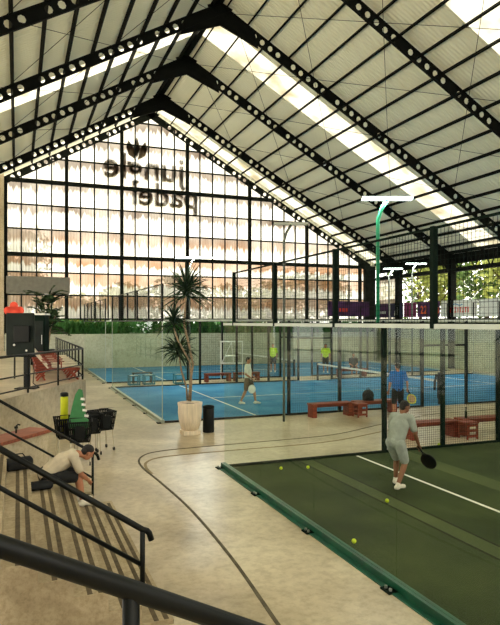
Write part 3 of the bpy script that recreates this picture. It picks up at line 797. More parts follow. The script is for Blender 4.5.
# cooler
p = at(40, d=25.9)
t = thing('drinks_cooler', 'tall dark green cooler with pale top behind the dark panel', 'cooler', (p.x,p.y,TZ), -YAW)
MB().box(-.3,-.3,0, .3,.3,2.15).build('cabinet', 'green_dark', t, bevel=.02); MB().box(-.33,-.33,2.15, .33,.33,2.22).build('lid', 'white', t)
MB().box(-.24,-.315,.3, .24,-.3,1.9).build('door', 'panel', t); MB().box(.18,-.34,.9, .2,-.315,1.3).build('handle', 'steel', t)
# potted palm on terrace
p = at(46, d=28.6)
t = thing('potted_palm', 'large dark leafy palm in a pot on the terrace, left of the frame', 'plant', (p.x,p.y,TZ))
MB().lathe([(.25,0),(.34,.05),(.4,.5),(.42,.55),(.36,.55)], 20).build('pot', 'black', t, smooth=True)
b = MB(); rnd = random.Random(11)
for k in range(5): a = k*1.26; b.tube([(math.cos(a)*.08,math.sin(a)*.08,.5),(math.cos(a)*.2,math.sin(a)*.2,1.5),(math.cos(a)*.5,math.sin(a)*.5,2.4+.3*(k%3))], [.05,.04,.025], 6)
b.build('stem', 'bark', t)
b = MB()
for k in range(38):   # fronds of leaflets
    a = rnd.uniform(0,2*PI); el = rnd.uniform(-.1,1.3); d = Vector((math.cos(a)*math.cos(el), math.sin(a)*math.cos(el), math.sin(el))); q = Vector((d.x*.2,d.y*.2,rnd.uniform(1.4,3.2)))
    L = rnd.uniform(.8,1.3)
    for j in range(12):
        tt = j/11; pp = q+d*L*tt+Vector((0,0,-.4*tt*tt*L)); sd = d.cross(Vector((0,0,1))).normalized()
        for sg in (-1,1): b.leaf(pp, d*.6+sd*sg+Vector((0,0,-.1)), .38*(1-.4*tt), .09, .3, 2)
o = b.build('fronds', 'leaf', t)

# ------------------------------------------------------------ steps
SR, SN, SX = .19, .33, 1.5
def tread_z(k): return .05+SR*k
t = thing('bleacher_steps', 'broad concrete steps with dark anti-slip strips rising to the left', 'steps', (0,0,0))
b = MB(); SY0, SY1 = 6.0, 10.35
poly = [(SX, -.0)]
for k in range(14):
    x1 = SX-SN*k; x0 = SX-SN*(k+1); z = tread_z(k)
    if z > 2.0: break
    b.box(x0-.001,SY0,0, x1,SY1,z)
b.build('treads', 'step', t)
for k in range(9):
    x1 = SX-SN*k; z = tread_z(k)
    for dx in (.045,.15):
        MB().box(x1-dx-.05,SY0+.02,z, x1-dx,SY1-.12,z+.004).build('anti_slip_strip', 'strip', t)
def handrail(label, Y, xa, xb, top_a, slope, mid=None, thick=.035, posts=(), hook=True, foot=0.0, postlen=None):
    """slanted rail in the plane y=Y, falling toward +x"""
    t = thing('handrail', label, 'handrail', (xb, Y, foot), 0, 'black stair handrails')
    L = xb-xa; z1 = top_a - foot; z0 = z1 + slope*L
    pts = [(-L,0,z0),(0,0,z1)]
    if hook: pts += [(.05,0,z1-.02),(.075,0,z1-.05),(.10,0,z1-.13)]
    MB().tube(pts, thick, 12).build('top_rail', 'black', t, smooth=True)
    if mid: MB().tube([(-L,0,z0-mid),(-.0,0,z1-mid)], thick*.75, 10).build('middle_rail', 'black', t, smooth=True)
    for px, pz in posts: MB().tube([(px,0,pz-foot),(px,0,z1-slope*px)], thick*.85, 10).build('post', 'black', t, smooth=True)
    return t
handrail('black sloping handrail farthest away, beside the seated man', 10.2, -1.9, 1.17, .93, .65, mid=.42, thick=.024, posts=((0,0.0),(-2.0,1.2)))
handrail('black sloping handrail in the middle, ending over the lowest step', 6.63, -1.6, 1.30, .79, .69, mid=.40, thick=.034, posts=((0,0.0),(-2.1,1.3)))
handrail('thick black handrail nearest the viewer across the bottom left corner', 1.98, -.9, .95, 1.915, .50, thick=.034, posts=((-.60,0),(-1.6,.0)), hook=False)
# low wall with wood cap beyond the steps
a = Vector((-.35,10.42,0)); e = Vector((.56,11.55,0)); dv = (e-a).normalized(); nv = Vector((-dv.y,dv.x,0)); a2 = a-dv*.0
def q4(w0, w1, s0, s1): return [tuple((a+dv*s+nv*w)[:2]) for s, w in ((s0,w0),(s1,w0),(s1,w1),(s0,w1))]
LW = (e-a).length
t = thing('planter_wall', 'pale concrete bench block with red wooden top, left of the seated man', 'bench block', (0,0,0))
MB().prism(q4(.02,.42,-.02,LW), 0, 1.08).build('block', 'concrete', t)
MB().prism(q4(-.03,.48,-.05,LW+.04), 1.08, 1.14).build('wooden_top', 'wood_cap', t)
# black pouch on it, bags on steps
def bag(label, loc, sz, rzz, m='black_cloth', strap=True, name='sports_bag'):
    t = thing(name, label, 'bag', loc, rzz)
    b = MB(); b.tube([(-sz[0]/2,0,sz[2]*.48),(-sz[0]*.42,0,sz[2]*.5),(sz[0]*.42,0,sz[2]*.5),(sz[0]/2,0,sz[2]*.48)], [(sz[1]*.35,sz[2]*.35),(sz[1]*.5,sz[2]*.5),(sz[1]*.5,sz[2]*.5),(sz[1]*.35,sz[2]*.35)], 14)
    b.build('body', m, t, smooth=True)
    if strap:
        MB().tube([(-sz[0]*.25,0,sz[2]*.95),(-sz[0]*.15,0,sz[2]*1.25),(sz[0]*.15,0,sz[2]*1.25),(sz[0]*.25,0,sz[2]*.95)], .01, 6).build('strap', m, t)
    return t
p = at(8, 446, z=1.14); 
bag('black soft bag lying on the red wooden top', (a.x+nv.x*.22-dv.x*.1, a.y+nv.y*.22-dv.y*.1, 1.14), (.42,.24,.16), math.atan2(dv.y,dv.x))
kk = lambda x: tread_z(int((SX-x)/SN))
bag('black bag on the upper step left of the seated man', (.02,9.9,kk(.02)), (.4,.22,.2), .3)
bag('small black pouch on the step beneath the seated man', (.32,9.35,kk(.32)+.0), (.34,.2,.13), .1, strap=False)
# lamp-like tap on wood cap
t = thing('wall_tap', 'small black tap standing on the red wooden top', 'tap', tuple(a+dv*.9+nv*.3)[:2]+(1.14,))
b = MB(); b.tube([(0,0,0),(0,0,.12),(.03,0,.15),(.07,0,.14)], .014, 8); b.build('spout', 'black', t); MB().tube([(-.03,0,.1),(.03,0,.1)], .02, 8).build('knob', 'black', t)
# wooden crate at bottom left
p = at(12, 622, z=.35)
t = thing('wooden_crate', 'corner of a pale wooden box in the bottom left corner', 'crate', (-.55,4.6,0), .1)
MB().box(-.35,-.3,0, .35,.3,.40).build('box', 'wood_box', t); MB().box(-.37,-.32,.40, .37,.32,.43).build('lid', 'wood_box', t)

# ------------------------------------------------------------ plants and bin
def dracaena():
    p = at(190, 434)
    t = thing('potted_dracaena', 'tall dragon tree in a big pale ribbed pot beside the nearer blue court', 'plant', (p.x,p.y,0), 0)
    MB().box(-.24,-.24,0, .24,.24,.12).build('plinth', 'pot', t, bevel=.01)
    n = 48; b = MB(); prof = [(.19,.12),(.25,.16),(.31,.4),(.335,.62),(.33,.78),(.345,.84),(.345,.88),(.30,.88),(.29,.82)]
    rings = []
    for r, z in prof:
        rings.append([b.b.verts.new((r*(1+.02*math.cos(12*2*PI*k/n))*math.cos(2*PI*k/n), r*(1+.02*math.cos(12*2*PI*k/n))*math.sin(2*PI*k/n), z)) for k in range(n)])
    for A_, B_ in zip(rings, rings[1:]):
        for k in range(n): b.b.faces.new((A_[k],A_[(k+1)%n],B_[(k+1)%n],B_[k]))
    b.b.faces.new(rings[0][::-1]); b.build('pot', 'pot', t, smooth=True)
    MB().lathe([(.02,.80),(.30,.80),(.30,.81),(.02,.81)], 24).build('soil', 'soil', t)
    def W(u, v, dy=0):  # pixel offset to local
        s_ = 16.3/F; xx = (u-190)*s_; return Vector((xx*cY+dy*sY, -xx*sY+dy*cY, H-(v-HOR)*s_))
    trunks = [([ (189,402),(190,385),(193,365),(189,345),(184,325),(186,296)], .032, 0),
              ([ (187,402),(186,388),(181,372),(178,352)], .026, .08), ([ (191,402),(192,380),(190,362),(178,340),(174,328)], .024, -.1)]
    b = MB()
    for pts, r, dy in trunks: b.tube([W(u,v,dy) for u, v in pts], [r]*(len(pts)-1)+[r*.7], 8)
    b.build('trunk', 'bark', t, smooth=True)
    rnd = random.Random(4)
    for (u, v, dy, L, n_, dr) in ((186,292,0,.78,120,.55), (174,324,-.1,.6,80,1.3), (178,354,.08,.66,110,1.0)):
        c = W(u, v, dy); b = MB()
        for k in range(n_):
            a_ = rnd.uniform(0,2*PI); el = rnd.uniform(-.5,1.45); d = Vector((math.cos(a_)*math.cos(el), math.sin(a_)*math.cos(el), math.sin(el)))
            b.leaf(c+Vector((0,0,rnd.uniform(-.1,.18))), d, L*rnd.uniform(.7,1.2), .042, dr*rnd.uniform(.5,1.2), 5)
        b.build('leaf_crown', 'leaf_dark', t)
dracaena()
p = at(208.5, 432)
t = thing('waste_bin', 'small black cylindrical bin beside the pale pot', 'bin', (p.x,p.y,0))
MB().lathe([(.15,0),(.16,.02),(.16,.66),(.15,.68)], 24).build('bin_body', 'black', t, smooth=True)
MB().lathe([(.165,.68),(.165,.73),(.13,.75),(.1,.75),(.1,.70)], 24).build('bin_rim', 'panel', t, smooth=True)

# ------------------------------------------------------------ benches
def bench(label, xa, xb, y, w=.42, h=.45, slats=False):
    L = xb-xa; t = thing('bench', label, 'bench', ((xa+xb)/2,y,0), 0, 'red brown wooden benches')
    b = MB()
    for k in range(4): yy = -w/2+w*k/4; b.box(-L/2,yy+.005,h-.05, L/2,yy+w/4-.005,h)
    b.build('seat', 'mahogany', t)
    for s_ in (-1,1):
        x = s_*(L/2-.09); b = MB(); b.box(x-.07,-w/2+.02,0, x+.07,w/2-.02,h-.05); b.build('leg', 'mahogany', t)
    MB().box(-L/2+.1,-.03,h-.14, L/2-.1,.03,h-.05).build('stretcher', 'mahogany', t)
    return t
bench('red brown bench left of the backpack, in front of the nearer blue court', 8.85, 10.35, 17.35)
bench('red brown bench under the black backpack', 10.5, 12.1, 17.35)
bench('red brown bench right behind the player in grey, beside the near court', 9.6, 11.12, 13.15)
bench('red brown bench with a bottle on it at the right edge', 11.3, 12.95, 13.2)
bench('far bench between the blue courts, left of the player in white', 9.0, 10.4, 29.5)
bench('far bench between the blue courts, right behind the player in white', 10.6, 12.0, 29.5)
bench('far bench carrying the person in black between the blue courts', 16.8, 18.6, 29.5)
# side crates between benches
def crate(label, x, y):
    t = thing('slatted_stool', label, 'stool', (x,y,0), 0, 'slatted wooden stools'); b = MB()
    for z in (.06,.2,.34): b.box(-.17,-.19,z, .17,-.17,z+.07); b.box(-.17,.17,z, .17,.19,z+.07)
    for sx in (-1,1):
        for sy in (-1,1): b.box(sx*.16-.02,sy*.16-.02,0, sx*.16+.02,sy*.16+.02,.42)
    b.build('frame', 'mahogany', t); MB().box(-.2,-.2,.42, .2,.2,.45).build('top', 'mahogany', t)
crate('slatted red stool right in front of the gap between the two middle benches', 10.45, 16.9)
crate('slatted red stool near the bottle bench', 11.2, 12.72)
t = thing('bottle', 'dark slim bottle standing on the bench at the right', 'bottle', (11.55,13.2,.45))
MB().lathe([(.035,0),(.037,.02),(.037,.16),(.015,.22),(.013,.28)], 14).build('glass_body', 'bottle', t, smooth=True)
MB().lathe([(.017,.28),(.017,.305)], 10).build('cap', 'black', t)
t = thing('backpack', 'black rounded backpack standing on the bench behind the near post', 'bag', (11.05,17.35,.45), -YAW)
b = MB(); b.ell((0,0,.17), (.2,.13,.2), 20); b.box(-.17,-.1,0, .17,.1,.14); b.build('body', 'black_cloth', t, smooth=True)
b = MB(); b.ell((0,-.12,.12), (.13,.05,.1), 14); b.build('front_pocket', 'black_cloth', t, smooth=True)
MB().tube([(-.05,0,.35),(-.03,0,.42),(.03,0,.42),(.05,0,.35)], .012, 6).build('handle', 'black_cloth', t)
# jacket hung on fence
p = at(446.5, d=21.0)
t = thing('hanging_jacket', 'black jacket hanging from a fence post above the benches', 'jacket', (14.2,17.9,0), -YAW)
p0 = at(446.5, d=21.6)
t.location = (p0.x,17.93,0)
b = MB(); b.tube([(0,0,1.25),(0,0,1.2),(0,0,.9),(0,0,.4),(0,0,.28)], [(.05,.04),(.12,.06),(.14,.07),(.16,.08),(.15,.06)], 12); b.build('body', 'black_cloth', t, smooth=True)
for s_ in (-1,1): MB().tube([(s_*.1,0,1.18),(s_*.16,.02,.9),(s_*.17,.02,.6)], [.05,.045,.04], 8).build('sleeve', 'black_cloth', t, smooth=True)
MB().tube([(0,0,1.22),(0,.06,1.3),(0,.1,1.3)], .01, 6).build('hanger_hook', 'steel', t)
# teal stools
def cube_stool(label, x, y, r_=0):
    t = thing('cube_stool', label, 'stool', (x,y,0), r_, 'teal open cube stools'); b = MB(); s_ = .24
    for z in (.02,.46):
        for sg in (-1,1): b.bar((-s_,sg*s_,z),(s_,sg*s_,z), .05,.05); b.bar((sg*s_,-s_,z),(sg*s_,s_,z), .05,.05)
    for sx in (-1,1):
        for sy in (-1,1): b.box(sx*s_-.025,sy*s_-.025,0, sx*s_+.025,sy*s_+.025,.48)
    b.build('frame', 'teal', t); MB().box(-s_,-s_,.45, s_,s_,.47).build('seat', 'cream', t)
cube_stool('teal cube stool nearest the walkway, left of three', 5.35, 30.0-.55)
cube_stool('teal cube stool in the middle of three', 6.1, 29.5)
cube_stool('teal cube stool on the right of three', 7.6, 29.3)
t = thing('low_table', 'small dark low table behind the teal stools', 'table', (5.9,30.2,0)); MB().box(-.5,-.2,.5, .5,.2,.54).build('table_top', 'black', t)
for sx in (-1,1):
    for sy in (-1,1): MB().box(sx*.44-.02,sy*.15-.02,0, sx*.44+.02,sy*.15+.02,.5).build('leg', 'black', t)
# umpire chair
p = at(232, d=31.2)
t = thing('umpire_chair', 'white metal high chair frame behind the player in white', 'chair', (p.x,29.45,0), -YAW)
b = MB()
for sx in (-.56,.56):
    for sy in (-.25,.25): b.bar((sx,sy,0),(sx,sy,.95), .02,.02); b.bar((sx,sy,.95),(sx,sy,2.1), .05,.05)
for z in (.95,2.08):
    for sy in (-.25,.25): b.bar((-.57,sy,z),(.57,sy,z), .05,.05)
    for sx in (-.57,.57): b.bar((sx,-.25,z),(sx,.25,z), .045,.045)
b.bar((-.5,-.27,1.0),(0,-.27,2.05), .04,.04); b.bar((0,-.27,2.05),(.1,-.27,1.0), .04,.04)
b.build('frame', 'white', t); MB().box(-.33,-.22,1.3, .33,.22,1.35).build('seat', 'white', t)

# ------------------------------------------------------------ ball carts
def cart(label, x, y, r_):
    t = thing('ball_cart', label, 'cart', (x,y,0), r_, 'black ball carts with pale legs')
    b = MB(); w0, w1 = .20, .26; z0, z1 = .52, .96
    for i in range(13):    # slatted basket sides
        s_ = -1+2*i/12
        for sg in (-1,1):
            b.bar((w0*s_,sg*w0,z0),(w1*s_,sg*w1,z1), .03,.008); b.bar((sg*w0,w0*s_,z0),(sg*w1,w1*s_,z1), .03,.008)
    for z in (z0,.66,.80,z1-.02):
        w = w0+(w1-w0)*(z-z0)/(z1-z0)
        for sg in (-1,1): b.bar((-w,sg*w,z),(w,sg*w,z), .012,.035); b.bar((sg*w,-w,z),(sg*w,w,z), .012,.035)
    b.box(-w0,-w0,z0-.02, w0,w0,z0); b.build('basket', 'black', t)
    MB().box(-.1,-w1-.008,.58, .1,-w0-.02,.86).build('side_panel', 'black', t)
    for sx in (-1,1):
        for sy in (-1,1):
            lg = MB().bar((sx*.17,sy*.17,z0+.3),(sx*.21,sy*.21,.06), .022,.022).build('leg', 'cream', t)
            MB().tube([(sx*.21-.012,sy*.21,.045),(sx*.21+.012,sy*.21,.045)], .045, 12).build('wheel', 'black', lg)
    MB().tube([(-.2,-.22,.95),(-.2,-.3,1.05),(.2,-.3,1.05),(.2,-.22,.95)], .012, 6).build('handle', 'black', t)
p = at(68, 462); cart('black ball cart holding the yellow roller, leftmost of the carts', p.x, p.y+.25, .1)
p = at(80, 464); c1 = p; cart('black ball cart in the middle, nearest the seated man', p.x, p.y, -.1)
p = at(90, 455); cart('black ball cart third from the left', p.x, p.y+.1, .15)
p = at(102, 450); cart('black ball cart rightmost with bent handle', p.x, p.y, .3)
p = at(66, 462); 
t = thing('foam_roller', 'upright yellow sleeve with black cap in the leftmost cart', 'roller', (p.x-.02,p.y+.22,.55))
MB().lathe([(.085,0),(.085,.85),(.075,.88)], 20).build('sleeve', 'yellow', t, smooth=True); MB().lathe([(.09,.88),(.09,.95),(.06,.97)], 20).build('cap', 'black', t)
p = at(80, 464)
t = thing('foam_board', 'green foam board with a jagged white notched edge, upright in a cart', 'board', (p.x-.02,p.y+.04,.56), -YAW)
b = MB(); ol = [(-.2,0),(-.2,.3),(-.14,.55),(-.07,.78),(0,.88),(.07,.86),(.09,.74),(.05,.7),(.11,.66),(.06,.6),(.13,.56),(.08,.5),(.15,.45),(.11,.38),(.2,.33),(.22,.15),(.16,0)]
A_ = [b.b.verts.new((x,-.03,z)) for x, z in [(x*1.05, z*1.22) for x, z in ol]]; B_ = [b.b.verts.new((x*1.05,.03,z*1.22)) for x, z in ol]
b.b.faces.new(A_); b.b.faces.new(B_[::-1])
for k in range(len(ol)): b.b.faces.new((A_[k],A_[(k+1)%len(ol)],B_[(k+1)%len(ol)],B_[k]))
b.build('board', 'foam', t)
for x, z in ((.10,.70),(.12,.60),(.14,.50),(.18,.40)): MB().bar((x-.05,-.035,z*1.22+.01),(x+.04,-.035,z*1.22), .01, .05).build('white_tooth', 'white', t)
b = MB(); b.ell((-.16,-.03,.12), (.04,.012,.08), 10); b.build('white_patch', 'white', t)

# ------------------------------------------------------------ rackets, balls
def racket(t, loc, rot, m, hole='black', name='racket'):
    """padel bat as part set under an Empty"""
    b = MB(); b.ell((0,0,.33), (.13,.02,.15), 20); b.build('face', m, t, smooth=True)
    b = MB(); n = 28; pts = [(math.cos(2*PI*k/n)*.13, 0, .33+math.sin(2*PI*k/n)*.15) for k in range(n+1)]; b.tube(pts, .016, 8); b.build('rim', hole, t, smooth=True)
    b = MB(); b.tube([(0,0,-.02),(0,0,.13)], .017, 10); b.tube([(0,0,.12),(-.07,0,.22)], .012, 6); b.tube([(0,0,.12),(.07,0,.22)], .012, 6); b.build('grip', 'black', t, smooth=True)
    t.location = loc; t.rotation_euler = rot
for lab, u, v in (('tennis ball nearest the near court corner, by the back fence',308,469.5),('tennis ball left of the one by the back fence',281,470.5),('tennis ball in the middle of the green court below the player',387,503.5),('tennis ball nearest the viewer by the green base channel',354,544.5),('tennis ball at the back fence right of the player in grey',439,446.5)):
    p = at(u, v); b = MB(); b.ell((0,0,.033), (.034,.034,.034), 16); o = b.build('tennis_ball', 'ball', None, smooth=True); o.location = (p.x,p.y,.016); tag(o, lab, 'ball', 'tennis balls on the green court')

# ------------------------------------------------------------ people
def remeshed(b, name, m, parent, voxel):
    bmesh.ops.recalc_face_normals(b.b, faces=b.b.faces[:])
    me = bpy.data.meshes.new(name); b.b.to_mesh(me); b.b.free()
    o = bpy.data.objects.new(name, me); C.objects.link(o)
    md = o.modifiers.new('r', 'REMESH'); md.mode = 'VOXEL'; md.voxel_size = voxel; md.use_smooth_shade = True
    sm = o.modifiers.new('s', 'SMOOTH'); sm.iterations = 6; sm.factor = .5
    bpy.context.view_layer.update()
    me2 = bpy.data.meshes.new_from_object(o.evaluated_get(bpy.context.evaluated_depsgraph_get()))
    o.modifiers.clear(); o.data = me2; bpy.data.meshes.remove(me)
    me2.materials.clear(); me2.materials.append(M[m]); o.parent = parent
    for p_ in me2.polygons: p_.use_smooth = True
    return o
def limb(b, pts, rs):
    pts = [Vector(p) for p in pts]
    b.tube(pts, rs, 12)
    for p_, r in zip(pts, rs):
        q = r if isinstance(r, (int,float)) else min(r); b.ell(p_, (q,q,q), 12)
def lerp(a, b_, t): return Vector(a)*(1-t)+Vector(b_)*t
def person(label, loc, rot, J, skin, shirt, pants, hat=None, voxel=.011, long_sleeve=False, shoe='shoe', fingers=True):
    """J: joints in local metres (x right, y forward). keys: pel, che, nec, hed, and per side L/R: sh, el, wr, hi, kn, an, to; look = head direction"""
    t = thing('person', label, 'person', loc, rot)
    V = {k: Vector(v) for k, v in J.items()}
    b = MB()
    ax = (V['Rsh']-V['Lsh']).normalized()
    # torso as flattened rings via ellipsoids
    def ring(p, q, n, r0, r1, bb, g=0):
        for i in range(n+1):
            tt = i/n; c = lerp(p, q, tt); rx = r0[0]*(1-tt)+r1[0]*tt+g; ry = r0[1]*(1-tt)+r1[1]*tt+g
            up = (Vector(q)-Vector(p)).normalized(); fw = up.cross(ax).normalized()
            mt = Matrix((ax, fw, up)).transposed().to_4x4()
            bb.ell(c, (rx, ry, .09+g*.5), 14, mt)
    def torso(bb, g=0, lo=None):
        ring(lo or V['pel'], V['che'], 12, (.158,.115), (.18,.122), bb, g); ring(V['che'], lerp(V['che'],V['nec'],.6), 6, (.18,.122), (.13,.09), bb, g)
        for s_ in 'LR': limb(bb, [lerp(V['nec'],V[s_+'sh'],.35)-(V['nec']-V['che'])*.2, V[s_+'sh']], [.075+g,.06+g])
    torso(b)
    hd = V['hed']; look = V['look'].normalized(); rt = look.cross(Vector((0,0,1))).normalized(); up = rt.cross(look).normalized()
    R = Matrix((rt, look, up)).transposed().to_4x4()
    limb(b, [lerp(V['che'],V['nec'],.7), V['nec'], hd-up*.04], [.062,.055,.055])
    b.ell(hd+up*.03, (.076,.094,.092), 18, R); b.ell(hd-up*.045+look*.02, (.058,.070,.066), 14, R)
    b.ell(hd+look*.098-up*.012, (.013,.02,.022), 8, R)                       # nose
    b.ell(hd+look*.083-up*.052, (.024,.012,.010), 8, R)                      # mouth
    b.ell(hd+look*.082+up*.028, (.05,.012,.010), 8, R)                       # brow
    for sx in (-1,1): b.ell(hd+rt*sx*.078-up*.005, (.012,.018,.03), 8, R)    # ears
    for s_ in 'LR':
        sx = 1 if s_ == 'R' else -1
        limb(b, [V[s_+'sh'], lerp(V[s_+'sh'],V[s_+'el'],.45), V[s_+'el'], lerp(V[s_+'el'],V[s_+'wr'],.35), V[s_+'wr']], [.056,.049,.038,.041,.026])
        d = (V[s_+'wr']-V[s_+'el']).normalized(); w = V[s_+'wr']
        sd = d.cross(Vector((0,1,0)) if abs(d.y) < .8 else Vector((0,0,1))).normalized(); pn = d.cross(sd).normalized()
        limb(b, [w, w+d*.04, w+d*.085], [(.03,.018),(.04,.017),(.04,.015)])
        if fingers:
            for k, (off, L_) in enumerate(((-.031,.062),(-.010,.074),(.011,.07),(.031,.055))):
                base = w+d*.082+pn*off if False else w+d*.082+sd*off
                limb(b, [base, base+d*L_*.5+pn*.006, base+d*L_*.85+pn*.026], [.0095,.009,.008])
            limb(b, [w+d*.03-sd*.03, w+d*.06-sd*.055, w+d*.09-sd*.055+pn*.012], [.012,.0105,.009])
        limb(b, [V[s_+'hi'], lerp(V[s_+'hi'],V[s_+'kn'],.4), V[s_+'kn'], lerp(V[s_+'kn'],V[s_+'an'],.3), V[s_+'an']], [.092,.082,.055,.058,.036])
        limb(b, [V[s_+'an'], V[s_+'to']], [.036,.028])
    limb(b, [V['Lhi'], V['pel'], V['Rhi']], [.09,.12,.09])
    body = remeshed(b, 'body', skin, t, voxel)
    # eyes
    e = MB()
    for sx in (-1,1): e.ell(hd+look*.088+rt*sx*.03+up*.012, (.009,.006,.006), 8, R)
    e.build('eyes', 'hair', t, smooth=True)
    # hair: cap shifted back
    h = MB(); h.ell(hd+up*.05-look*.012, (.083,.094,.082), 18, R); h.ell(hd-look*.05+up*.005, (.076,.058,.075), 14, R)
    remeshed(h, 'hair', 'hair', t, voxel)
    # shirt
    s = MB(); torso(s, .016, lerp(V['pel'],V['che'],-.08))
    for s_ in 'LR':
        if long_sleeve: limb(s, [V[s_+'sh'], V[s_+'el'], lerp(V[s_+'el'],V[s_+'wr'],.9)], [.074,.056,.045])
        else: limb(s, [V[s_+'sh'], lerp(V[s_+'sh'],V[s_+'el'],.7)], [.074,.068])
    remeshed(s, 'shirt', shirt, t, voxel)
    p_ = MB(); limb(p_, [V['Lhi'], V['pel'], V['Rhi']], [.108,.135,.108]); ring(lerp(V['pel'],V['che'],-.1), lerp(V['pel'],V['che'],.12), 3, (.168,.13), (.168,.125), p_)
    for s_ in 'LR': limb(p_, [V[s_+'hi'], lerp(V[s_+'hi'],V[s_+'kn'],.5), lerp(V[s_+'hi'],V[s_+'kn'],.86)], [.112,.102,.088])
    remeshed(p_, 'shorts', pants, t, voxel)
    for s_ in 'LR':
        q = MB(); an, to = V[s_+'an'], V[s_+'to']; f = (to-an); f.z = 0; f = f.normalized() if f.length > .01 else Vector((0,1,0))
        heel = Vector((an.x,an.y,an.z-.05))-f*.045
        limb(q, [heel, an+Vector((0,0,-.03))+f*.02, to-Vector((0,0,.0))], [.042,.048,.04]); limb(q, [an, an-Vector((0,0,.05))], [.046,.05])
        remeshed(q, 'shoe', shoe, t, voxel)
    return t
def stand(**kw):
    J = dict(pel=(0,0,.97), che=(0,.0,1.27), nec=(0,-.01,1.50), hed=(0,.02,1.64), look=(0,1,0),
      Lsh=(-.185,-.01,1.44), Rsh=(.185,-.01,1.44), Lel=(-.25,-.02,1.14), Rel=(.25,-.02,1.14), Lwr=(-.26,.10,.91), Rwr=(.26,.10,.91),
      Lhi=(-.09,0,.93), Rhi=(.09,0,.93), Lkn=(-.11,.03,.51), Rkn=(.11,.03,.51), Lan=(-.12,0,.10), Ran=(.12,0,.10), Lto=(-.14,.15,.045), Rto=(.14,.15,.045))
    J.update(kw); return J
# player in grey, near court: knees bent, leaning, seen from behind
p = at(398.5, 487); GP = Vector((p.x,p.y,.015))
JG = stand(pel=(0,-.10,.86), che=(.0,.03,1.14), nec=(0,.13,1.34), hed=(.02,.19,1.47), look=(.5,.85,-.15),
  Lsh=(-.18,.10,1.29), Rsh=(.185,.13,1.28), Lel=(-.24,.10,1.0), Rel=(.28,.12,1.0), Lwr=(-.12,.32,.90), Rwr=(.27,.26,.78),
  Lhi=(-.09,-.10,.83), Rhi=(.09,-.10,.83), Lkn=(-.12,.12,.48), Rkn=(.13,.02,.46), Lan=(-.14,.12,.10), Ran=(.13,-.22,.10), Lto=(-.16,.27,.045), Rto=(.16,-.07,.045))
person('person in pale grey shirt and shorts playing on the near green court, seen from behind', GP, math.radians(-68), JG, 'skin_dark', 'grey_cloth', 'short_grey', voxel=.009)
def local(loc, rot, v): return Vector(loc) + Matrix.Rotation(rot, 3, 'Z') @ Vector(v)
t = thing('padel_racket', 'black padel racket held by the player in grey', 'racket')
racket(t, local(GP, math.radians(-68), (.26,.27,.74)), (math.radians(-155),math.radians(-25),math.radians(-68)), 'black')
# player in blue, standing in the aisle, back to camera
BP = Vector((11.25,15.95,0)); rB = math.radians(-18)
person('person in bright blue shirt and black shorts walking behind the near court', BP, rB, stand(look=(-.2,1,-.1), hed=(0,.02,1.68), nec=(0,-.01,1.54), che=(0,0,1.3), Lsh=(-.2,-.01,1.48), Rsh=(.2,-.01,1.48), Rel=(.30,-.02,1.2), Rwr=(.36,.12,.98)), 'skin', 'blue_cloth', 'black_cloth')
t = thing('padel_racket', 'yellow and black padel racket held by the player in blue', 'racket')
racket(t, local(BP, rB, (.38,.16,.94)), (math.radians(180-25),math.radians(-15),rB), 'wood_box', 'yellow')
# player in white on the blue court, side on, stride to the right
p = at(248, 404.5); WP = Vector((p.x,p.y,.015)); rW = math.radians(-111-15)
person('person in white shirt and brown shorts standing on the nearer blue court', WP, rW, stand(look=(.2,1,-.1), Lan=(-.13,.26,.10), Lto=(-.13,.42,.045), Lkn=(-.12,.2,.52), Ran=(.1,-.26,.10), Rto=(.12,-.11,.045), Rkn=(.1,-.06,.52), Rwr=(.2,.2,.98), Lwr=(-.16,.22,.98)), 'skin', 'white_cloth', 'khaki')
t = thing('padel_racket', 'white round padel racket held by the player in white', 'racket')
racket(t, local(WP, rW, (.2,.22,.92)), (math.radians(180-12),0,rW+PI/2), 'white', 'pale_banner')
# far players
for lab, u, d, m in (('person in neon yellow shirt near the net of the farther blue court, right one', 325.5, 36.2, 'neon'), ('person in neon yellow shirt on the farther blue court, left one', 273, 36.6, 'neon')):
    p = at(u, d=d); person(lab, (p.x,p.y,.015), 2.6, stand(), 'skin', m, 'black_cloth', voxel=.018, fingers=True)
# seated figures
SIT = dict(pel=(0,0,.10), che=(0,.05,.40), nec=(0,.08,.63), hed=(0,.12,.77), look=(0,1,-.1), Lsh=(-.18,.07,.56), Rsh=(.18,.07,.56), Lel=(-.23,.12,.28), Rel=(.23,.12,.28),
  Lwr=(-.12,.34,.22), Rwr=(.12,.34,.22), Lhi=(-.09,.02,.08), Rhi=(.09,.02,.08), Lkn=(-.13,.44,.10), Rkn=(.13,.44,.10), Lan=(-.13,.42,-.33), Ran=(.13,.42,-.33), Lto=(-.14,.57,-.395), Rto=(.14,.57,-.395))
person('person in black seated on the far bench between the blue courts', (17.8,29.5,.45), PI-.4, SIT, 'skin', 'black_cloth', 'black_cloth', voxel=.016)
S2 = dict(pel=(0,0,.12), che=(0,.24,.30), nec=(0,.46,.40), hed=(0,.61,.40), look=(-.15,1,-.7), Lsh=(-.18,.39,.38), Rsh=(.18,.39,.38), Lel=(-.22,.46,.10), Rel=(.22,.50,.12),
  Lwr=(-.07,.60,-.02), Rwr=(.06,.62,-.02), Lhi=(-.09,.02,.09), Rhi=(.09,.02,.09), Lkn=(-.14,.46,.07), Rkn=(.16,.46,.07), Lan=(-.14,.52,-.30), Ran=(.15,.52,-.30), Lto=(-.14,.67,-.355), Rto=(.16,.67,-.355))
sx_, sy_ = .42, 9.7
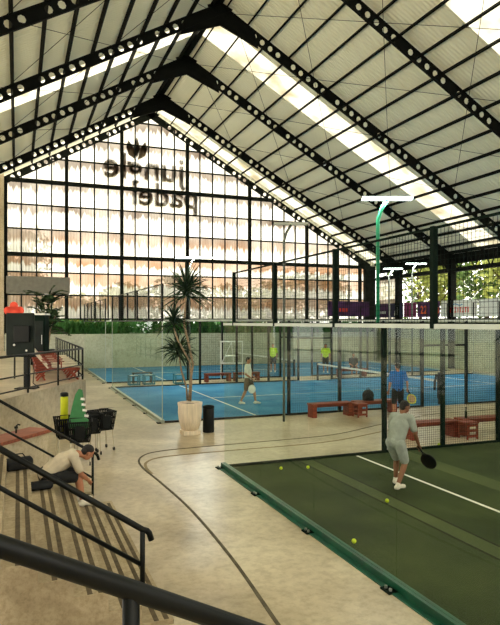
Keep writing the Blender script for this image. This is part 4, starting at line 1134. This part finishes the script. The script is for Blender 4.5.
person('person in beige shirt and black shorts sitting bent forward on the steps', (sx_,sy_,tread_z(3)+.02), -PI/2, S2, 'skin', 'beige_cloth', 'black_cloth', voxel=.009, shoe='shoe')

# ------------------------------------------------------------ light, world, camera
w = bpy.data.worlds.new('sky'); bpy.context.scene.world = w; w.use_nodes = True
nt = w.node_tree; bg = nt.nodes['Background']
bg.inputs[0].default_value = (1.0,.965,.88,1); bg.inputs[1].default_value = 2.6
sl = bpy.data.lights.new('sun', 'SUN'); sl.energy = 7.5; sl.angle = .02; sl.color = (1,.95,.84)
so = bpy.data.objects.new('sun', sl); C.objects.link(so); so.rotation_euler = Vector((-.62,.30,.95)).to_track_quat('Z','Y').to_euler()
def area(name, loc, rot, sx, sy, power, col=(1,.96,.88)):
    l = bpy.data.lights.new(name, 'AREA'); l.shape = 'RECTANGLE'; l.size = sx; l.size_y = sy; l.energy = power; l.color = col
    o = bpy.data.objects.new(name, l); C.objects.link(o); o.location = loc; o.rotation_euler = rot; return o
for (u_, v_, d_, pw, wd) in ((387,198,14.35,40,1.1), (194,257.5,30.3,190,1.8), (393,268.5,33.5,110,1.0), (416,263.5,34.2,110,1.1)):
    q_ = at(u_, d=d_); area('court_light', (q_.x, q_.y, H+(HOR-v_)/F*d_-.09), (0,0,-YAW), wd, .12, pw, (.98,1,.95))   # the tubes of the court lamps
cam = bpy.data.cameras.new('camera'); co = bpy.data.objects.new('camera', cam); C.objects.link(co)
co.location = (0,0,H); co.rotation_euler = (PI/2,0,-YAW); cam.sensor_fit = 'HORIZONTAL'; cam.sensor_width = 36; cam.lens = 36*F/500
cam.shift_y = (HOR-312.5)/500; cam.clip_start = .05; cam.clip_end = 300
sc = bpy.context.scene; sc.camera = co
sc.view_settings.view_transform = 'Standard'; sc.view_settings.look = 'None'; sc.view_settings.gamma = 1; sc.view_settings.exposure = .82
try:
    sc.cycles.transparent_max_bounces = 40; sc.cycles.max_bounces = 10; sc.cycles.diffuse_bounces = 8; sc.cycles.use_denoising = True; sc.cycles.sample_clamp_indirect = 6
except Exception: pass
